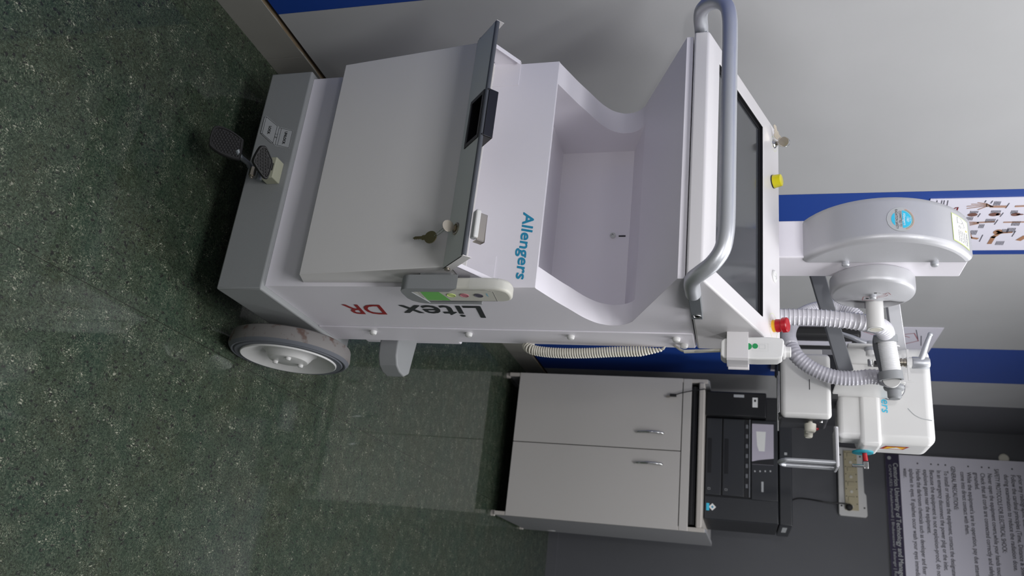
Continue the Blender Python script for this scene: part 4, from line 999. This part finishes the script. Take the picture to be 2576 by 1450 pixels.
bm = bmesh.new(); poly(bm, [(x, Yp-.0043, z) for x, z in ((a[0]+.035, a[1]+.018), (a[0]+.10, a[1]+.022), (a[0]+.125, a[1]+.03), (a[0]+.125, a[1]+.055), (a[0]+.035, a[1]+.06))]); obj('display_reflection', bm, 'paper2', cp_, smooth=False)
bm = bmesh.new(); a = pq(1918, 1213); b = pq(1918, 1239); box(bm, a[0], b[0], Yp-.0036, Yp-.003, a[1]-.0045, a[1]+.0045); obj('badge', bm, 'labelgrey', cp_)
for k in range(4):
    a = pq(1899+13*k, 1187); bm = bmesh.new(); box(bm, a[0]-.004, a[0]+.003, Yp-.0045, Yp-.003, a[1]-.003, a[1]+.003); obj('panel_button', bm, 'labelgrey', cp_)
tx0, tz0 = pq(1775, 987, 3.83); tx1, tz1 = pq(1932, 1046, 3.83)
bm = bmesh.new(); box(bm, -1.045, -.928, 3.822, 3.95, .966, 1.236); tk = obj('ink_tank', bm, 'pdark', pr, bevel=.006)
def pan(nm, p0, p1, Y, m, par, e=.0006):
    a, b = at(*p0, y=Y), at(*p1, y=Y); bm = bmesh.new(); box(bm, min(a.x, b.x), max(a.x, b.x), Y-e, Y, min(a.z, b.z), max(a.z, b.z)); return obj(nm, bm, m, par)
pan('tank_sticker', (1893, 1001), (1906, 1026), 3.822, 'paper2', tk); pan('tank_window', (1846, 993), (1872, 1001), 3.822, 'labelgrey', tk); pan('drop_mark', (1897, 1006), (1902, 1012), 3.8212, 'ink', tk)
pan('energy_sticker', (1777, 1266), (1784, 1285), Yp, 'badgeblue', pr)
bm = bmesh.new(); a = at(1792, 1276, y=Yp-.0004); s_ = .016; poly(bm, [(a.x-s_, a.y, a.z), (a.x, a.y, a.z-s_), (a.x+s_, a.y, a.z), (a.x, a.y, a.z+s_)]); obj('diamond_sticker', bm, 'paper2', pr, smooth=False)
bm = bmesh.new(); s_ = .006; poly(bm, [(a.x-s_, a.y-.0004, a.z), (a.x, a.y-.0004, a.z-s_), (a.x+s_, a.y-.0004, a.z), (a.x, a.y-.0004, a.z+s_)]); obj('sticker_mark', bm, 'blueink', pr, smooth=False)
pan('lid_icon', (1973, 1139), (1980, 1146), Yp-.0002, 'labelgrey', pr)
bm = bmesh.new(); box(bm, X1+.003, X1+.0036, 3.93, 4.11, 1.305, 1.325); obj('side_label', bm, 'labelgrey', pr)

# USB cable hanging over the left door
bm = bmesh.new()
P = smooth_path([(-1.02, 3.92, .968), (-1.035, 3.80, .9665), (-1.0300, 3.744, .9655), (-1.026, 3.740, .945), at(1735, 985, y=3.742), at(1715, 989, y=3.744), at(1702, 993, y=3.746)], 8)
tube(bm, P, .0022, 8); us = tag(obj('usb_cable', bm, 'black'), 'thin black usb cable dangling in front of the left cabinet door', 'cable')
bm = bmesh.new(); a = at(1701, 993, y=3.745); b = at(1686, 997, y=3.745); boxm(bm, Matrix.Translation((a+b)/2), .013, .007, .030); obj('plug', bm, 'rubber', us, bevel=.001)
bm = bmesh.new(); b2 = at(1681, 998, y=3.745); boxm(bm, Matrix.Translation(b2), .009, .004, .016); obj('plug_tip', bm, 'nickel', us)

# ================================================================== socket board, power cord, notice
sb = empty('socket_board', (-.865, 5.02, 1.65), 'white switchboard with a row of beige sockets on the grey wall above the printer', 'socket board')
bm = bmesh.new(); prism(bm, [(-1.052, 1.652), (-.690, 1.648), (-.682, 1.656), (-.680, 1.79), (-.690, 1.797), (-.80, 1.795), (-.815, 1.785), (-1.06, 1.782), (-1.066, 1.66)], 'y', 5.0, 5.03); obj('plate', bm, 'white2', sb, bevel=.004)
bm = bmesh.new(); box(bm, -1.045, -.712, 4.990, 5.0, 1.682, 1.752); sm = obj('socket_strip', bm, 'socket', sb, bevel=.002)
for k in range(8):
    bm = bmesh.new(); x = -1.04+k*.0412
    if k % 2: lathe(bm, (x+.02, 4.990, 1.717), (0, -1, 0), [(0, .009), (.002, .008), (.002, 0)], 16)
    else: box(bm, x+.008, x+.032, 4.986, 4.990, 1.700, 1.735)
    obj('switch' if k % 2 == 0 else 'socket', bm, 'socket' if k % 2 == 0 else 'cream', sm, bevel=.001)
bm = bmesh.new()
for k in range(8):
    for z in (1.690, 1.744): lathe(bm, (-1.035+k*.0412, 4.9895, z), (0, -1, 0), [(0, .0028), (.0006, .0028), (.0006, 0)], 10)
obj('screw', bm, 'ink', sm)['kind'] = 'stuff'
for x, z in ((-1.02, 1.665), (-1.015, 1.770), (-.735, 1.663), (-.73, 1.782)):
    bm = bmesh.new(); lathe(bm, (x, 5.0, z), (0, -1, 0), [(0, .005), (.001, .005), (.001, 0)], 12); obj('plate_screw', bm, 'ink', sb)
bm = bmesh.new(); P = smooth_path([(-.60, 4.292, 1.27), (-.62, 4.45, 1.30), at(2000, 1256, y=4.75), at(2030, 1256, y=4.9), at(2060, 1261, y=4.96), at(2090, 1266, y=4.972), at(2120, 1267, y=4.975), at(2134, 1270, y=4.976)], 8)
tube(bm, P, .0042, 10); pc_ = tag(obj('power_cord', bm, 'black'), 'black power cord rising from the printer to the socket board', 'power cord')
bm = bmesh.new(); a = at(2137, 1276, y=4.97); lathe(bm, Vector((a.x, 4.9905, a.z)), (0, -1, 0), [(0, .019), (.012, .019), (.026, .012), (.030, 0)], 20); obj('plug', bm, 'rubber', pc_)

nb = empty('safety_notice', (-.6, 5.02, 1.9), 'large white safety notice with a dark purple university band along its bottom edge', 'notice')
zb, zt, xa, xb = 1.905, 2.66, -1.043, .02
bm = bmesh.new(); box(bm, xa, xb, 5.016, 5.0295, zb, zt); obj('board', bm, 'paper', nb, smooth=False)
bm = bmesh.new(); box(bm, xa, xb, 5.0145, 5.016, zb, 1.976); obj('band', bm, 'purple', nb, smooth=False)
yt = 5.0138
bm = bmesh.new(); add_text(bm, 'Centurion University of Technology and Management, Odisha', .034, (-.995, yt, 1.944), (1, 0, 0), (0, 0, 1), width=.78, bold=.0006)
add_text(bm, 'CAMPUSES: Paralakhemundi | Bhubaneswar | Balangir | Rayagada | Balasore | Chatrapur', .020, (-.985, yt, 1.920), (1, 0, 0), (0, 0, 1), width=.90)
obj('band_text', bm, 'labelgrey', nb, smooth=False)
bm = bmesh.new(); lathe(bm, (-1.022, 5.0145, 1.925), (0, -1, 0), [(0, .010), (.0006, .010), (.0006, 0)], 16); obj('band_emblem', bm, 'labelgrey', nb)
yt = 5.0152
lines = [(2278, 'water.', .052, 0), (2293, 'splashes in eyes. If splashes occur wash your eyes immediately with clean running', .80, 0), (2310, 'Handle the darkroom chemicals such as developer and fixer with care. Avoid', .72, 1),
 (2328, 'explosive gases near the equipment.', .345, 0), (2344, 'Because the equipment is not explosion-proof, do not use combustible or', .78, 1), (2362, 'In an emergency disconnect the power plug or the inlet.', .53, 1),
 (2380, 'To install or relocate the equipment, contact the designated service supplier.', .72, 1), (2398, 'GENERAL PRECAUTIONS:', .235, 2), (2421, 'come into direct contact with them.', .335, 0),
 (2437, 'While the equipment\'s are in operation, pay due attention not to let the hands', .78, 1), (2455, 'grounded.', .092, 0), (2471, 'Check that all cords are connected correctly and safely and all equipment is', .74, 1),
 (2489, 'Never open the equipment covers,while your hands touching a high voltage', .70, 1), (2507, 'SAFETY PROTOCOLS FOR ELECTRICAL SHOCK:', .44, 2), (2530, 'during examination to reduce the radiation dose.', .50, 0),
 (2547, 'Follow the cardinal principles (Time, Distance & Shielding) of radiation protection', .80, 1), (2565, 'prior any radiographic examination.', .36, 0)]
bm = bmesh.new()
for px, s_, wd, kind in lines:
    z = at(px-3, 1182, y=yt).z; x = -.968 if kind != 2 else -.995
    add_text(bm, s_, .0315, (x, yt, z-.006), (1, 0, 0), (0, 0, 1), width=wd, bold=.0003)
    if kind == 1:
        for i in range(1): lathe(bm, (-1.0, yt+.0006, z+.004), (0, -1, 0), [(0, .0045), (.0006, .0045), (.0006, 0)], 8)
obj('notice_text', bm, 'noticeink', nb, smooth=False)
bm = bmesh.new(); a = at(2527, 1150, y=5.01); lathe(bm, (a.x+.006, 5.030, a.z), (0, -1, 0), [(0, .026), (.006, .026), (.0095, .020), (.0095, 0)], 24); obj('adhesive_pad', bm, 'cream', nb)

# ================================================================== charts and viewer on the left wall
def wp(y, z, e=0): return Vector((XW+.0035+e, y, z))
def chart(name, y0, y1, z0, z1, label):
    r_ = empty(name, (XW+.002, (y0+y1)/2, z0), label, 'chart')
    bm = bmesh.new(); box(bm, XW+.0005, XW+.0030, y0, y1, z0, z1); obj('sheet', bm, 'paper', r_, smooth=False); return r_
c1_ = chart('anatomy_chart', 2.241, 2.584, 1.642, 2.20, 'white laminated anatomy chart of hand and foot bones on the blue stripe behind the column')
def wstroke(bm, pts, wd, e=.0004):
    for q in stroke2(pts, wd): poly(bm, [wp(v.x, v.y, e) for v in q])
def blob(bm, y, z, ry, rz, n=16, e=.0004, rot=0):
    c, s_ = math.cos(rot), math.sin(rot)
    poly(bm, [wp(y+ry*math.cos(t)*c-rz*math.sin(t)*s_, z+ry*math.cos(t)*s_+rz*math.sin(t)*c, e) for t in (2*math.pi*i/n for i in range(n))])
def Wy(px, py): v = at(px, py, x=XW+.003); return v.y, v.z
def zq(x, y): return Wy(2300+x/6.59, 440+y/6.59)
bm = bmesh.new()
wr = zq(1300, 525)
for tip in ((1060, 460), (955, 485), (880, 520), (880, 555), (1060, 575)): wstroke(bm, [zq(*tip), zq(1200, 500+(tip[1]-520)*.4), wr], .0035)
wstroke(bm, [wr, zq(1500, 525)], .012)
wstroke(bm, [zq(1500, 785), zq(1819, 780)], .007); wstroke(bm, [zq(1060, 790), zq(1310, 775)], .008)
for k in range(4): wstroke(bm, [zq(870, 780+22*k), zq(1060, 785+8*k)], .0035)
wstroke(bm, [zq(1700, 520), zq(1819, 515)], .009)
obj('bone_print', bm, 'bone', c1_, smooth=False)
bm = bmesh.new()
for x, y, a, b in ((965, 660, .012, .010), (1320, 655, .011, .009)):
    p = zq(x, y); blob(bm, p[0], p[1], .011, .013)
p = zq(1390, 652); blob(bm, p[0], p[1], .008, .006); p = zq(1680, 655); blob(bm, p[0], p[1], .010, .012); p = zq(1750, 655); blob(bm, p[0], p[1], .004, .01)
obj('joint_print', bm, 'boned', c1_, smooth=False)
bm = bmesh.new()
wstroke(bm, [zq(1250, 1130), zq(1310, 1030), zq(1400, 970)], .012); wstroke(bm, [zq(1380, 935), zq(1440, 960), zq(1600, 950)], .009); p = zq(1385, 945); blob(bm, p[0], p[1], .016, .012)
wstroke(bm, [zq(890, 930), zq(930, 1040), zq(1030, 1055)], .010); wstroke(bm, [zq(1750, 1070), zq(1819, 1030)], .016)
obj('foot_print', bm, 'boneb', c1_, smooth=False)
bm = bmesh.new()
for x, y, n, ln in ((1290, 590, 7, 34), (1340, 440, 5, 60), (880, 700, 5, 50), (940, 600, 6, 30), (1200, 730, 7, 60), (1090, 820, 4, 60), (950, 920, 5, 70), (1370, 1100, 6, 60), (1560, 880, 6, 70), (1640, 770, 6, 70), (1620, 590, 5, 50), (1470, 900, 5, 60)):
    for k in range(n): wstroke(bm, [zq(x+24*k, y), zq(x+24*k-ln*.45, y+ln)], .0016)
for x0, y0, x1, y1 in ((1575, 470, 1515, 550), (1475, 630, 1425, 690), (1385, 745, 1330, 820), (1135, 995, 1080, 1105), (1680, 930, 1620, 1020), (1190, 425, 1170, 455), (1300, 430, 1270, 470), (1095, 640, 1055, 695)): wstroke(bm, [zq(x0, y0), zq(x1, y1)], .0024)
for x0 in (380, 460, 500, 560): wstroke(bm, [zq(x0, 425), zq(x0-20, 520)], .0022)
obj('text_lines', bm, 'greyink', c1_, smooth=False)
bm = bmesh.new(); wstroke(bm, [zq(*p) for p in ((590, 560), (640, 570), (690, 545), (725, 540), (715, 565), (700, 600))], .0035); obj('title_stroke', bm, 'redink', c1_, smooth=False)
y0_, z1_ = Wy(2375, 825); y1_, zb_ = Wy(1940, 934)
c2_ = chart('anatomy_chart', 3.305, 3.955, 1.258, 1.884, 'white chart with faint pink drawings on the wall behind the tube head')
bm = bmesh.new()
for k in range(5):
    yy = 3.36+k*.1; wstroke(bm, [(yy, 1.60), (yy+.05, 1.66), (yy+.02, 1.73), (yy+.06, 1.78)], .004)
wstroke(bm, [(3.40, 1.72), (3.52, 1.76), (3.46, 1.82), (3.37, 1.79), (3.40, 1.72)], .004); p = (3.50, 1.80); blob(bm, 3.46, 1.70, .03, .03)
obj('drawing_print', bm, 'pink', c2_, smooth=False)
bm = bmesh.new(); wstroke(bm, [(3.33, 1.79), (3.44, 1.815)], .003); wstroke(bm, [(3.40, 1.82), (3.52, 1.84)], .003); obj('text_lines', bm, 'greyink', c2_, smooth=False)
fv = empty('film_viewer', (XW, 3.66, 1.27), 'dark-framed film viewer with rounded corners mounted on the wall behind the tube head', 'film viewer')
def Vy(px, py): v = at(px, py, x=XW+.05); return v.y, v.z
ya, za = Vy(2095, 846); yb2 = 3.93
bm = bmesh.new(); zt_ = 1.585
prism(bm, [(3.30, 1.275), (3.30, zt_), (yb2, zt_), (yb2, 1.275)], 'x', XW+.0045, XW+.05); fr = obj('frame', bm, 'blkframe', fv, bevel=.014, seg=4)
bm = bmesh.new(); prism(bm, [(3.46, 1.30), (3.46, zt_-.035), (yb2-.03, zt_-.035), (yb2-.03, 1.30)], 'x', XW+.05, XW+.053); obj('light_panel', bm, 'viewer', fv, bevel=.002)
bm = bmesh.new(); prism(bm, [(3.355, 1.30), (3.355, zt_-.03), (3.405, zt_-.03), (3.405, 1.30)], 'x', XW+.05, XW+.052); obj('side_panel', bm, 'paper', fv, bevel=.001)
